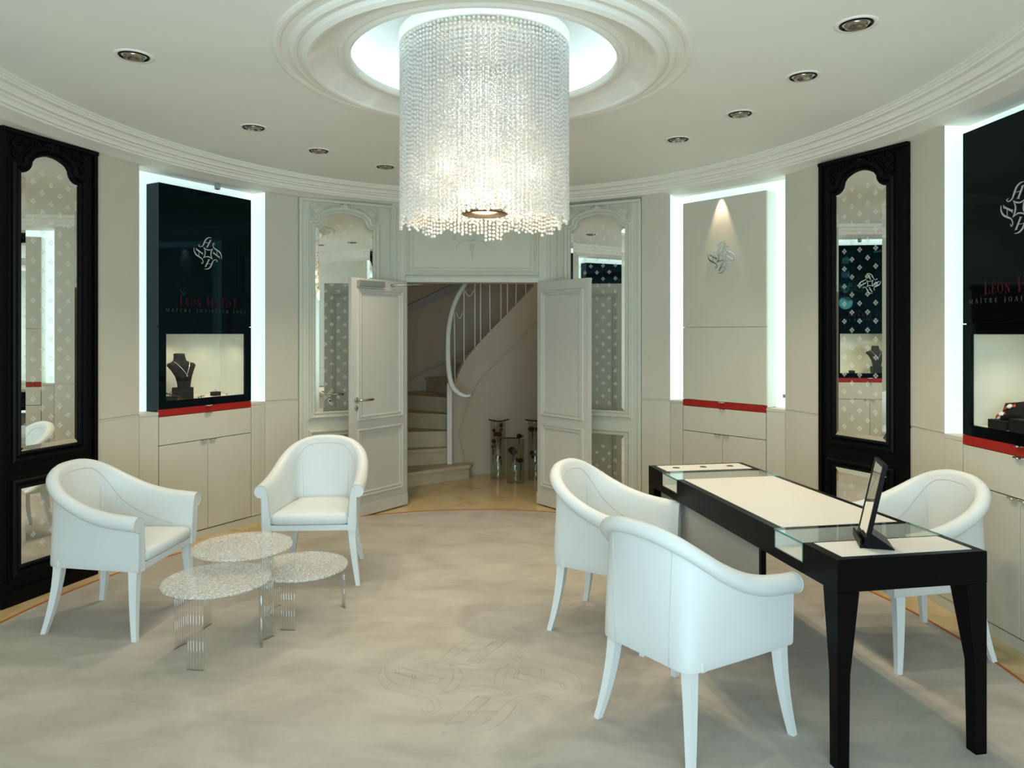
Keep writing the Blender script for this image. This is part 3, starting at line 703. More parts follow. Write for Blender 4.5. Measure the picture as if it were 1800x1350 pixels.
def mirror_panel(mw, L, label, m, x0, x1, group, low=(0.215, 0.655)):
    t = thing('mirror_panel', label, 'mirror', mw, group)
    zb, zs, zt = 0.868, 2.478, 2.607
    b = MB(); b.box(0.002, L-0.002, -0.006, 0.06, 0.002, 2.716, 0.002); b.done('board', m, t)
    poly = mirror_outline(x0, x1, zb, zs, zt)
    bevel_mirror(t, 'upper_mirror', poly, 0.030, -0.014)
    lowp = [(x0, low[0]), (x1, low[0]), (x1, low[1]), (x0, low[1])]
    bevel_mirror(t, 'lower_mirror', lowp, 0.030, -0.014)
    prof = [(-0.001, -0.012), (0.003, -0.022), (0.012, -0.026), (0.020, -0.018), (0.026, -0.016), (0.034, -0.030), (0.046, -0.034), (0.056, -0.026), (0.060, -0.014), (0.072, -0.012), (0.076, -0.006)]
    for nm, pl in (('upper_moulding', poly), ('lower_moulding', lowp)):
        b = MB(); rows = []
        for d, y in prof: rows.append([(x, y, z) for x, z in offset_poly(pl, d)])
        b.grid(rows, close_v=True, smooth=False); b.done(nm, m, t)
    b = MB()                                              # outer flat fillets and base
    b.box(0.0, 0.028, -0.022, -0.004, 0.0, 2.714, 0.003); b.box(L-0.028, L, -0.022, -0.004, 0.0, 2.714, 0.003)
    b.box(0.028, L-0.028, -0.024, -0.004, 0.0, 0.085, 0.004); b.box(0.0, L, -0.03, 0.0, 2.69, 2.716, 0.004); b.done('border', m, t)
    cx = (x0+x1)/2; b = MB()                              # carved shell and scrolls
    def tub(p2, r): b.tube([(x, -0.016, z) for x, z in p2], r, 6)
    for sg in (-1, 1):
        def mx(p2): return [(cx+sg*(x-cx), z) for x, z in p2]
        xr = x1+0.01
        tub(mx(spiral(xr+0.016, zs+0.105, 0.026, 0.006, R(-100), 1.4)), 0.0055)
        tub(mx([(xr+0.02+0.02*math.sin(i*0.6), zs+0.13+0.012*i) for i in range(7)]), 0.006)
        tub(mx(smooth_pts([(xr+0.03, zs+0.15), (xr-0.04, zs+0.175), (xr-0.09, zs+0.185), (cx+0.09, zs+0.192)], 5)), 0.005)
        tub(mx(spiral(cx+0.088, zt+0.052, 0.020, 0.004, R(200), -1.3)), 0.005)
        tub(mx(spiral(xr-0.035, zt+0.055, 0.014, 0.003, R(30), 1.2)), 0.0045)
        for i in range(4):
            a = R(18+i*20); b.tube([(cx+sg*0.010*math.cos(a), -0.018, zt+0.030+0.010*math.sin(a)), (cx+sg*0.045*math.cos(a), -0.024, zt+0.030+0.045*math.sin(a)), (cx+sg*0.068*math.cos(a), -0.018, zt+0.03+0.060*math.sin(a))], [0.004, 0.0085, 0.003], 7)
        for i in range(3): b.ball((cx+sg*(0.125+0.028*i), -0.016, zt+0.048-0.010*i), 0.009, 1, (1.4, 0.7, 0.7))
    b.tube([(cx, -0.018, zt+0.030), (cx, -0.026, zt+0.07), (cx, -0.018, zt+0.092)], [0.004, 0.009, 0.004], 7)
    b.ball((cx, -0.02, zt+0.028), 0.013, 2, (1.5, 0.8, 0.8))
    b.done('carved_ornament', m, t)
    return t
mLF, wLF = facet(*LF); mRF, wRF = facet(*RF); mLP, wLP = facet(*LP); mRP, wRP = facet(*RP)
mirror_panel(mLF, wLF, 'tall black carved mirror panel behind the armchair facing the acrylic tables', M['blackpaint'], wLF*0.185, wLF*0.785, 'black carved mirror panels')
mirror_panel(mRF, wRF, 'tall black carved mirror panel behind the desk', M['blackpaint'], wRF*0.195, wRF*0.775, 'black carved mirror panels')
mirror_panel(mLP, wLP, 'tall white carved mirror panel beside the door leaf with the lever handle', M['paint'], 0.141, 0.657, 'white carved mirror panels')
mirror_panel(mRP, wRP, 'tall white carved mirror panel beside the door leaf without a handle', M['paint'], 0.160, 0.683, 'white carved mirror panels')

# ------------------------------------------------------------------ back wall with doorway
mBK, wBK = facet(*BK)
wall_back = sempty('wall_back', mBK)
O0, O1, OZ = 0.120, 1.340, 2.015
def bx(name, m, *a, parent=None, bev=0.003):
    b = MB(); b.box(*a, bev); return b.done(name, m, parent)
bx('jamb', M['paint'], 0, O0, -0.03, 0.16, 0, 2.76, parent=wall_back); bx('jamb', M['paint'], O1, wBK, -0.03, 0.16, 0, 2.76, parent=wall_back)
bx('lintel', M['paint'], O0, O1, -0.02, 0.16, OZ, 2.76, parent=wall_back)
def rect_moulding(parent, name, m, x0, x1, z0, z1, y, prof):
    b = MB(); pl = [(x0, z0), (x1, z0), (x1, z1), (x0, z1)]
    b.grid([[(x, y+yy, z) for x, z in offset_poly(pl, d)] for d, yy in prof], close_v=True, smooth=False); return b.done(name, m, parent)
PF = [(0, 0.0), (0.004, -0.010), (0.012, -0.013), (0.018, -0.006), (0.024, -0.006), (0.030, -0.016), (0.040, -0.018), (0.046, -0.004), (0.048, 0.001)]
PF2 = [(0, 0.0), (0.002, -0.006), (0.010, -0.007), (0.014, 0.001)]
rect_moulding(wall_back, 'overdoor_frame', M['paint'], O0+0.04, O1-0.045, 2.125, 2.575, -0.021, PF)
rect_moulding(wall_back, 'overdoor_bead', M['paint'], O0+0.075, O1-0.08, 2.155, 2.545, -0.021, PF2)
for x in (0.018, 0.052, wBK-0.036, wBK-0.070):
    bx('pilaster_reed', M['paint'], x, x+0.018, -0.042, -0.028, 0.12, 2.70, parent=wall_back, bev=0.005)
bx('door_casing', M['paint'], O0-0.03, O0, -0.055, -0.02, 0, OZ+0.0, parent=wall_back, bev=0.006); bx('door_casing', M['paint'], O1, O1+0.03, -0.055, -0.02, 0, OZ, parent=wall_back, bev=0.006)
bx('door_head', M['paint'], O0, O1, -0.045, -0.018, OZ, OZ+0.05, parent=wall_back, bev=0.006)
b = MB(); cxd = (O0+O1)/2
def tb(p2, r): b.tube([(x, -0.024, z) for x, z in p2], r, 6)
for sg in (-1, 1):
    tb([(cxd+sg*(0.02+0.026*i), 2.40+0.010*math.sin(i*0.9)-0.004*i*i*0.5) for i in range(6)], 0.004)
    tb(spiral(cxd+sg*0.17, 2.425, 0.020, 0.004, R(90), 1.2*sg), 0.0035)
    tb(smooth_pts([(cxd+sg*0.02, 2.42), (cxd+sg*0.06, 2.46), (cxd+sg*0.13, 2.47), (cxd+sg*0.20, 2.50)], 5), 0.0035)
    for i in range(5): b.ball((cxd+sg*0.014*(1-i*0.15), -0.023, 2.36-0.026*i), 0.011-0.0012*i, 1, (1.1, 0.5, 1.3))
b.ball((cxd, -0.023, 2.225), 0.008, 1, (0.8, 0.5, 1.6)); b.ball((cxd, -0.024, 2.40), 0.016, 1, (1, 0.5, 1))
b.done('carved_garland', M['paint'], wall_back)

def door_leaf(name, P, ang, W, hinge_left, lever):
    # P hinge point; the leaf runs from the hinge along local x; thickness in y; the side seen from the room is local -y or +y
    root = sempty(name, pose(P[0], P[1], 0, ang))
    bx('slab', M['doorpaint'], 0, W, -0.02, 0.02, 0.012, 2.015, parent=root, bev=0.003)
    for sd, y in ((1, -0.0205), (-1, 0.0205)):
        pr = [(d, yy*sd) for d, yy in PF]
        rect_moulding(root, 'upper_panel_moulding', M['doorpaint'], 0.105, W-0.105, 0.86, 1.885, y, pr)
        rect_moulding(root, 'lower_panel_moulding', M['doorpaint'], 0.105, W-0.105, 0.22, 0.70, y, pr)
        bx('kick_rail', M['doorpaint'], 0.0, W, min(y, y-0.010*sd), max(y, y-0.010*sd), 0.012, 0.115, parent=root, bev=0.004)
    return root
hl = (-0.965+0.003, 6.530); aL = math.atan2(5.99-6.53, -1.354+0.965); WL = 0.655
d1 = door_leaf('door_1', hl, aL, WL, True, True)
hr = (0.245, 6.565); aR = math.atan2(6.026-6.565, 0.664-0.245); WR = 0.665
d2 = door_leaf('door_2', hr, aR, WR, False, False)
# lever, rosettes, closer on the face of door_1 seen from the camera (local +y since the leaf runs back to front)
def lever_set(par, sgn):
    b = MB(); x = WL-0.055; y = 0.021*sgn
    b.tube([(x, y, 0.992), (x, y+0.010*sgn, 0.992)], 0.025, 20); b.tube([(x, y, 0.992), (x, y+0.05*sgn, 0.992), (x-0.010, y+0.055*sgn, 0.992), (x-0.135, y+0.055*sgn, 0.992)], 0.0095, 10)
    b.done('lever_handle', M['steel'], par)
    b = MB(); b.tube([(x, y, 0.925), (x, y+0.009*sgn, 0.925)], 0.025, 20); o = b.done('lock_rosette', M['steel'], par)
    b = MB(); b.tube([(x, y+0.008*sgn, 0.927), (x, y+0.011*sgn, 0.927)], 0.009, 12); b.done('key_cylinder', M['groove'], o)
lever_set(d1, 1); lever_set(d1, -1)
bx('door_closer', M['steel'], WL-0.34, WL-0.055, 0.020, 0.062, 1.945, 1.995, parent=d1, bev=0.004)
b = MB(); b.tube([(0.20, 0.03, 1.97), (0.20, 0.055, 1.97)], 0.014, 12); b.tube([(0.20, 0.05, 1.972), (-0.02, 0.12, 1.985), (-0.10, 0.14, 1.985)], 0.006, 8); b.done('closer_arm', M['steel'], d1)

# ------------------------------------------------------------------ stair hall
def vwall(pts, z0, z1, t, name, m):
    b = MB()
    for i in range(len(pts)-1):
        (xa, ya), (xb, yb) = pts[i], pts[i+1]; d = Vector((xb-xa, yb-ya)).normalized(); n = Vector((-d.y, d.x))*t
        b.slab([(xa, ya), (xb, yb), (xb+n.x, yb+n.y), (xa+n.x, ya+n.y)], z0, z1)
    return struct(b.done(name, m))
OUT = [(-2.05, 6.78), (-1.98, 7.4), (-1.88, 7.9), (-1.66, 8.45), (-1.40, 8.82), (-1.09, 9.11), (-0.6, 9.42), (0.2, 9.62), (1.5, 9.62)]
OUTs = [tuple(p) for p in smooth_pts([(x, y) for x, y in OUT], 4)]
hall_wall = vwall(OUTs, 0, 3.6, 0.08, 'wall_hall_back', M['plaster'])
vwall([(1.5, 9.62), (1.5, 6.72)], 0, 3.6, 0.08, 'wall_hall_right', M['plaster'])
bx('hall_side', M['plaster'], -2.15, -1.05, 6.72, 6.80, 0, 3.6, parent=None)['kind'] = 'structure'
bpy.data.objects['hall_side'].name = 'wall_hall_front_left'
struct(bx('wall_hall_front_right', M['plaster'], 0.34, 1.6, 6.86, 6.94, 0, 3.6))
struct(bx('wall_hall_over_door', M['plaster'], -1.05, 0.34, 6.86, 6.94, 2.06, 3.6))
struct(bx('ceiling_hall', M['plaster'], -2.3, 1.7, 6.6, 9.9, 3.6, 3.66))
INN = [(-0.66, 7.74, 0.98), (-0.617, 7.80, 1.02), (-0.523, 7.86, 1.228), (-0.407, 7.92, 1.39), (-0.242, 7.98, 1.575), (-0.051, 8.06, 1.77), (0.075, 8.13, 1.90), (0.304, 8.26, 2.14), (0.60, 8.45, 2.44), (0.95, 8.72, 2.80), (1.48, 9.1, 3.3)]
INs = smooth_pts(INN, 5)
stair = thing('staircase', 'curved limestone staircase with white stringer wall beyond the open doors', 'staircase')
b = MB(); t_ = 0.05                                        # wall under the stair, up to the string line
rows_f, rows_b = [], []
fr, bk = [], []
for i, p in enumerate(INs):
    a, c = INs[max(i-1, 0)], INs[min(i+1, len(INs)-1)]; d = Vector((c.x-a.x, c.y-a.y)).normalized(); n = Vector((-d.y, d.x))*t_
    fr.append((p.x, p.y, p.z)); bk.append((p.x+n.x, p.y+n.y, p.z))
rows = [[(f[0], f[1], 0.0 if i > 3 else 0.15), f, k_, (k_[0], k_[1], 0.0 if i > 3 else 0.15)] for i, (f, k_) in enumerate(zip(fr, bk))]
b.grid(rows, close_v=True, smooth=False, cap=True); b.done('stringer_wall', M['plaster'], stair)
b = MB(); low = []
for i, p in enumerate(INs):                               # bead that marks the lower edge of the string band
    zl = p.z-0.36*(1+0.7*max(0, 1-i/14))
    if zl > 0.02: low.append((p.x+0.05, p.y-0.004, zl))
low = [(-0.53, 7.82, 0.02), (-0.525, 7.83, 0.25)]+[q for q in low if q[2] > 0.45]
b.tube([tuple(v) for v in smooth_pts(low, 2)], 0.004, 6); b.done('string_bead', M['plaster'], stair)
b = MB(); b.box(-0.695, -0.640, 7.715, 7.77, 0.15, 1.02, 0.008); b.done('newel_post', M['cornice'], stair)
# treads: inner ends fan round the newel, outer ends on the curved wall
fronts = [((-0.515, 7.69), (-1.62, 6.83)), ((-0.66, 7.80), (-1.95, 7.29)), ((-0.65, 7.87), (-1.93, 7.63)), ((-0.63, 7.95), (-1.80, 8.32)), ((-0.58, 8.02), (-1.58, 8.70)), ((-0.52, 8.08), (-1.085, 9.12)),
          ((-0.40, 8.16), (-0.75, 9.36)), ((-0.24, 8.22), (-0.40, 9.48)), ((-0.06, 8.32), (-0.05, 9.56)), ((0.12, 8.42), (0.28, 9.62)), ((0.32, 8.55), (0.62, 9.62)), ((0.55, 8.7), (0.95, 9.62)), ((0.8, 8.9), (1.3, 9.62))]
for k in range(len(fronts)-1):
    zt = 0.15+0.17*k; a, o = fronts[k], fronts[k+1]
    d = (Vector(a[1])-Vector(a[0])).normalized(); nrm = Vector((-d.y, d.x))            # towards the foot of the flight
    if k == 0:
        tread = [(-0.515, 7.69), (-1.62, 6.83), (-1.95, 7.29), (-1.9, 7.4), (-0.5, 7.86), (-0.44, 7.80), (-0.46, 7.73)]
    else:
        tread = [a[0], a[1], o[1], o[0]]
    c = sum((Vector(p) for p in tread), Vector((0, 0)))/len(tread)
    if nrm.dot(Vector(a[0])-c) < 0: nrm = -nrm
    b = MB(); b.slab(tread, max(0.0, zt-0.17 if k else 0.0), zt-0.035); st = b.done('step', M['stone'], stair)
    b = MB(); ov = [(p[0]+nrm.x*0.028, p[1]+nrm.y*0.028) if i < 2 or (k == 0 and i > 4) else p for i, p in enumerate(tread)]
    b.slab(ov, zt-0.034, zt); b.done('tread', M['stone'], st)
# balusters and handrail
rail = [(-0.425, 7.42, 0.915), (-0.48, 7.40, 0.91), (-0.555, 7.40, 0.945), (-0.62, 7.40, 1.03), (-0.655, 7.44, 1.22), (-0.665, 7.52, 1.52), (-0.645, 7.60, 1.72), (-0.585, 7.70, 1.935), (-0.43, 7.82, 2.20), (-0.25, 7.94, 2.44), (-0.05, 8.04, 2.66), (0.2, 8.18, 2.92), (0.6, 8.45, 3.25)]
RS = smooth_pts(rail, 6)
b = MB(); b.tube([tuple(p) for p in RS], [0.012+min(i, 14)*0.0011 for i in range(len(RS))], 8); b.done('handrail', M['cornice'], stair)
def rail_z(x):
    best = min(RS[24:], key=lambda p: abs(p.x-x)); return best
def string_at(x): return min(INs[4:], key=lambda p: abs(p.x-x))
for x in (-0.612, -0.52, -0.405, -0.35, -0.235, -0.125, -0.06, 0.055, 0.17, 0.25, 0.36):
    s_ = string_at(x); r_ = rail_z(x)
    b = MB(); b.tube([(s_.x, s_.y+0.02, s_.z-0.02), (s_.x*0.7+r_.x*0.3, s_.y*0.7+r_.y*0.3, s_.z+0.4), (r_.x, r_.y, r_.z)], 0.0075, 6); b.done('baluster', M['cornice'], stair)
b = MB()
for x0, x1, z in ((-0.60, -0.53, 1.78), (-0.51, -0.41, 2.02), (-0.34, -0.25, 2.3)):
    b.tube([(x0+(x1-x0)*i/10, 7.78+0.2*(x0+0.6), z-0.07*math.sin(PI*i/10)) for i in range(11)], 0.0045, 5)
b.done('scroll_ironwork', M['cornice'], stair)
hr_ = thing('wall_handrail', 'flat dark grey handrail fixed along the curved stair wall', 'handrail')
pr = [(-1.60, 8.42, 1.62), (-1.36, 8.76, 1.80), (-1.05, 9.05, 1.98), (-0.6, 9.34, 2.23), (0.0, 9.5, 2.5), (0.5, 9.54, 2.75)]
P_ = smooth_pts(pr, 6); b = MB()
b.grid([[(p.x+0.02, p.y-0.03, p.z-0.045), (p.x+0.02, p.y-0.03, p.z+0.045), (p.x-0.005, p.y+0.01, p.z+0.045), (p.x-0.005, p.y+0.01, p.z-0.045)] for p in P_], close_v=True, smooth=False, cap=True); b.done('rail', M['greyfabric'], hr_)
for i in (4, 14, 24):
    p = P_[i]; b = MB(); b.tube([(p.x, p.y, p.z-0.02), (p.x-0.05, p.y+0.07, p.z-0.05)], 0.012, 8); b.done('bracket', M['steel'], hr_)
sk = [(-1.55, 8.60, 0.80), (-1.33, 8.86, 0.95), (-1.07, 9.10, 1.10), (-0.70, 9.33, 1.26), (-0.38, 9.46, 1.45), (0.2, 9.58, 1.75)]
b = MB(); b.tube([(p.x+0.01, p.y-0.02, p.z) for p in smooth_pts(sk, 5)], 0.012, 6); struct(b.done('baseboard_stair', M['plaster']))
lamp('hall_lamp', 'AREA', (0.55, 7.35, 2.9), 6.8, (1.0, 0.80, 0.50), shape='DISK', size=0.9)

# vases and roses -----------------------------------------------------
def rose(x, y, ztop, ln, label, big=1.0, lean=0.0):
    t = thing('dried_rose', label, 'flower', Matrix.Translation((x, y, 0)), 'dried roses in the glass vases')
    b = MB()
    for k in range(5):
        a = k*2.4; b.ball((0.010*big*math.cos(a), 0.008*big*math.sin(a), ztop-0.008*(k % 2)), 0.017*big, 1, (1, 1, 1.05))
    b.ball((0, 0, ztop+0.004), 0.019*big, 1); b.done('bloom', M['rose'], t)
    b = MB(); b.tube([(0, 0, ztop-0.01), (lean*0.4, 0, ztop-ln*0.5), (lean, 0, ztop-ln)], 0.0035, 6); st = b.done('stem', M['stem'], t)
    b = MB()
    for q in (0.25, 0.45):
        b.ball((lean*q+0.008, 0, ztop-ln*q), 0.016, 1, (0.45, 0.25, 1.2))
    b.done('leaf', M['stem'], st)
def vase(x, y, r, h, label, twig_pts):
    t = thing('glass_vase', label, 'vase', Matrix.Translation((x, y, 0)))
    b = MB(); b.lathe([(0.0005, 0.012), (r-0.006, 0.012), (r-0.004, 0.03), (r-0.004, h), (r, h), (r, 0.012), (r-0.004, 0.001), (0.0005, 0.001)], n=36); b.done('cylinder', M['vase'], t)
    b = MB(); b.tube([((r-0.002)*math.cos(2*PI*i/30), (r-0.002)*math.sin(2*PI*i/30), h) for i in range(31)], 0.0028, 6); b.done('rim', M['acryl'], t)
    b = MB(); b.tube([((r-0.003)*math.cos(2*PI*i/30), (r-0.003)*math.sin(2*PI*i/30), 0.01) for i in range(31)], 0.005, 6); b.done('thick_base', M['acryl'], t)
    g = thing('twig', 'dark twig laid across the top of the '+label.split(' standing')[0].split(' with')[0], 'twig', Matrix.Translation((x, y, h+0.008)))
    b = MB(); P = smooth_pts(twig_pts, 5); b.tube([tuple(p) for p in P], [0.0085-0.003*abs(i/len(P)-0.4) for i in range(len(P))], 7); b.done('branch', M['twig'], g)
    b = MB(); m_ = P[len(P)//3]; b.tube([tuple(m_), (m_.x-0.02, m_.y, m_.z+0.012)], 0.003, 5); b.done('offshoot', M['twig'], g)
vase(-0.150, 7.70, 0.080, 0.610, 'tall glass vase nearest the stair, standing clear of the door', [(-0.10, 0, 0.012), (-0.03, 0, -0.002), (0.03, 0, -0.004), (0.12, 0.0, 0.016)])
vase(0.035, 7.50, 0.092, 0.455, 'short glass vase of roses standing between two tall ones', [(-0.13, 0, 0.0), (-0.02, 0, 0.0), (0.03, 0, -0.002), (0.09, 0, 0.025)])
vase(0.250, 7.70, 0.080, 0.610, 'tall glass vase standing half behind the door leaf', [(-0.11, 0, 0.012), (-0.03, 0, 0.0), (0.03, 0, 0.0), (0.12, 0, 0.01)])
for i, (dx, z, ln, bg, le) in enumerate(((-0.045, .52, .12, .8, 0), (.035, .575, .10, .9, -.01), (.035, .52, .22, .8, -.01), (-.015, .48, .16, 1.25, .03), (.012, .475, .2, 1.1, .02), (-.045, .40, .12, 1.0, .03), (-.055, .35, .17, .6, -.0), (-.01, .235, .05, .9, .02), (.02, .225, .15, .7, .02))):
    rose(-0.150+dx, 7.70+0.02*((i % 3)-1), z, ln, ('small dark rose near the twig, stair side of the tall vase nearest the stair', 'topmost dark rose just under the twig in the tall vase nearest the stair', 'dark rose below the topmost one in the tall vase nearest the stair', 'largest red rose, high in the middle of the tall vase nearest the stair', 'second large red rose in the middle of the tall vase nearest the stair', 'single rose halfway up, stair side of the tall vase nearest the stair', 'thin bud with long stem, halfway up the tall vase nearest the stair', 'lower rose with short stem in the tall vase nearest the stair', 'lower narrow bud with long stem in the tall vase nearest the stair')[i], bg, le)
for i, (dx, z, ln, bg, le) in enumerate(((-.035, .345, .12, 1.7, 0), (-.02, .32, .17, 1.5, -.03), (-.005, .235, .19, 1.3, .01), (.052, .235, .2, 1.3, -.0))):
    rose(0.035+dx, 7.50+0.02*((i % 3)-1), z, ln, ('largest full dark red rose near the rim of the short glass vase', 'second full dark red rose close behind the largest in the short vase', 'paler low rose in the middle of the short glass vase', 'low dark rose on the door side of the short glass vase')[i], bg, le)
rose(0.075, 7.50, 0.485, 0.17, 'dried dark red rose resting over the rim of the short glass vase', 1.2, -0.02)
for i, (dx, z, ln, bg, le) in enumerate(((-.045, .535, .15, 1.4, .02), (.02, .53, .2, 1.0, 0), (-.03, .275, .05, 1.2, 0), (-.02, .245, .16, 1.1, .03))):
    rose(0.250+dx, 7.70+0.02*((i % 3)-1), z, ln, ('large dark rose high in the tall vase half behind the door leaf', 'rose with long stem beside the door edge in the tall vase there', 'upper of two low roses in the tall vase half behind the door leaf', 'lower of two low roses in the tall vase half behind the door leaf')[i], bg, le)

# ------------------------------------------------------------------ chandelier
ch = thing('chandelier', 'large round chandelier of hanging crystal bead strands under the ceiling recess', 'chandelier', Matrix.Translation((OC[0], OC[1], 0)))
b = MB(); b.lathe([(0.395, 2.925), (0.412, 2.925), (0.414, 2.93), (0.414, 2.985), (0.40, 2.99), (0.395, 2.985), (0.395, 2.925)], n=96); b.done('canopy_ring', M['cornice'], ch)
b = MB(); b.lathe([(0.0005, 2.955), (0.396, 2.955), (0.396, 2.975), (0.0005, 2.975)], n=64); b.done('canopy_plate', M['cornice'], ch)
b = MB(); b.lathe([(0.03, 2.97), (0.03, 3.11)], n=20); b.done('hanger', M['chrome'], ch)
b = MB(); b.lathe([(0.0005, 2.126), (0.108, 2.126), (0.112, 2.130), (0.112, 2.134), (0.0005, 2.134)], n=48); b.done('bottom_plate', M['brown'], ch)
b = MB()
for i in range(10):
    a = 2*PI*i/10; b.box(-0.006, 0.006, -0.001, 0.001, 0, 0.001) if False else b.tube([(0.105*math.cos(a), 0.105*math.sin(a), 2.134), (0.105*math.cos(a), 0.105*math.sin(a), 2.165)], 0.006, 8)
b.lathe([(0.112, 2.165), (0.112, 2.172), (0.09, 2.172), (0.09, 2.165), (0.112, 2.165)], n=48); b.done('lamp_ring', M['chrome'], ch)
b = MB(); b.lathe([(0.008, 2.134), (0.008, 2.96)], n=10); b.done('centre_rod', M['chrome'], ch)
for i in range(6):
    a = 2*PI*i/6+0.3; b = MB(); b.ball((0.115*math.cos(a), 0.115*math.sin(a), 2.225), 0.020, 2, (1, 1, 1.4)); b.done('bulb', M['bulb'], ch)
verts = []
pitch = 0.0200
for r, n, top, jit in ((0.404, 122, 2.918, .028), (0.368, 108, 2.915, .032), (0.310, 80, 2.91, .02), (0.235, 58, 2.905, .02)):
    for i in range(n):
        a = 2*PI*i/n+(0.02 if r < 0.4 else 0)
        wave = 0.036*max(0, math.sin(a*7+r*9))**3+0.012*max(0, math.sin(a*13+1+r*20))**2
        zb_ = 2.108-wave-random.uniform(0, jit)
        if r < 0.32: zb_ = 2.140-random.uniform(0, jit)
        z = top-random.uniform(0, 0.007); pitch = 0.0200*random.uniform(0.965, 1.035)
        while z > zb_:
            verts.append((r*math.cos(a), r*math.sin(a), z)); z -= pitch
me = bpy.data.meshes.new('bead_points'); me.from_pydata(verts, [], []); me.update()
bead = bpy.data.objects.new('bead_curtain', me); C.objects.link(bead); bead.parent = ch; bead['kind'] = 'stuff'
ng = bpy.data.node_groups.new('bead_strands', 'GeometryNodeTree')
ng.interface.new_socket('Geometry', in_out='INPUT', socket_type='NodeSocketGeometry'); ng.interface.new_socket('Geometry', in_out='OUTPUT', socket_type='NodeSocketGeometry')
gi = ng.nodes.new('NodeGroupInput'); go = ng.nodes.new('NodeGroupOutput')
mp_ = ng.nodes.new('GeometryNodeMeshToPoints'); ip = ng.nodes.new('GeometryNodeInstanceOnPoints')
ic = ng.nodes.new('GeometryNodeMeshIcoSphere'); ic.inputs['Radius'].default_value = 0.0082; ic.inputs['Subdivisions'].default_value = 2
sm = ng.nodes.new('GeometryNodeSetMaterial'); sm.inputs['Material'].default_value = M['bead']
sh = ng.nodes.new('GeometryNodeSetShadeSmooth'); sh.inputs['Shade Smooth'].default_value = False
ng.links.new(gi.outputs[0], mp_.inputs['Mesh']); ng.links.new(mp_.outputs['Points'], ip.inputs['Points'])
ng.links.new(ic.outputs['Mesh'], sh.inputs['Geometry']); ng.links.new(sh.outputs[0], sm.inputs['Geometry']); ng.links.new(sm.outputs[0], ip.inputs['Instance'])
rv = ng.nodes.new('FunctionNodeRandomValue'); rv.data_type = 'FLOAT_VECTOR'; rv.inputs[1].default_value = (6.28, 6.28, 6.28)
ng.links.new(rv.outputs[0], ip.inputs['Rotation']); ng.links.new(ip.outputs[0], go.inputs[0])
md = bead.modifiers.new('beads', 'NODES'); md.node_group = ng
me.materials.append(M['bead'])
lamp('chandelier_room_fill', 'POINT', (OC[0], OC[1], 2.04), 10, WARM, shadow_soft_size=0.10)  # fill light added under the bottom plate to throw light on the room
lamp('chandelier_inner_fill', 'POINT', (OC[0], OC[1], 2.26), 4.5, WARM, shadow_soft_size=0.06)  # point light added by the bulbs to light the beads
for z_ in (2.50, 2.72): lamp('chandelier_inner_fill', 'POINT', (OC[0], OC[1], z_), 5.0, (1.0, 0.96, 0.80), shadow_soft_size=0.06)  # unseen fill lights added up the middle to brighten the upper beads
for k in range(8):
    a = 2*PI*k/8+0.2
    lamp('chandelier_inner_fill', 'POINT', (OC[0]+0.275*math.cos(a), OC[1]+0.275*math.sin(a), 2.28+0.03*(k % 2)), 0.8, WARM, shadow_soft_size=0.03)  # small fills added among the strands to even out the lower glow

# ------------------------------------------------------------------ downlights
DL = [(-1.77, 3.383), (-1.632, 4.561), (-1.376, 5.143), (-0.989, 5.635), (1.446, 3.035), (1.472, 3.653), (1.350, 4.277), (1.113, 4.842)]
DLn = ['nearest the entrance over the armchair side', 'second from the entrance over the armchair side', 'third from the entrance over the armchair side', 'nearest the chandelier beads on the armchair side',
       'nearest the entrance over the desk side', 'second from the entrance over the desk side', 'third from the entrance over the desk side', 'farthest from the entrance over the desk side']
def make_downlight():
    t = thing('downlight', '', 'downlight', None, 'round recessed ceiling downlights')
    b = MB(); b.lathe([(0.086, 0.0), (0.085, -0.004), (0.072, -0.005), (0.066, -0.001), (0.066, 0.0)], n=40); b.done('trim_ring', M['cornice'], t)
    b = MB(); b.lathe([(0.066, -0.002), (0.0655, -0.006), (0.058, -0.006), (0.054, 0.0), (0.052, 0.004), (0.0005, 0.004)], n=40); b.done('black_baffle', M['black'], t)
    b = MB(); b.lathe([(0.046, -0.004), (0.044, -0.013), (0.030, -0.014), (0.014, -0.008), (0.0005, -0.006)], n=32); b.done('reflector', M['lampglass'], t)
    return t
dl0 = make_downlight()
for i, (x, y) in enumerate(DL):
    mwd = Matrix.Translation((x, y, ZC))
    if i == 0: o = dl0; o.matrix_world = mwd
    else: o = dup(dl0, mwd)
    o['label'] = 'round black recessed ceiling downlight, '+DLn[i]
    l = lamp('downlight_lamp', 'SPOT', (x, y, ZC-0.03), SPOT_W*(0.72 if i in (0, 4) else 1.0), WARM, spot_size=R(105), spot_blend=0.7, shadow_soft_size=0.035)
    tgt = Vector((x*0.85, y*0.9+0.35, 0)); aim(l, tgt)

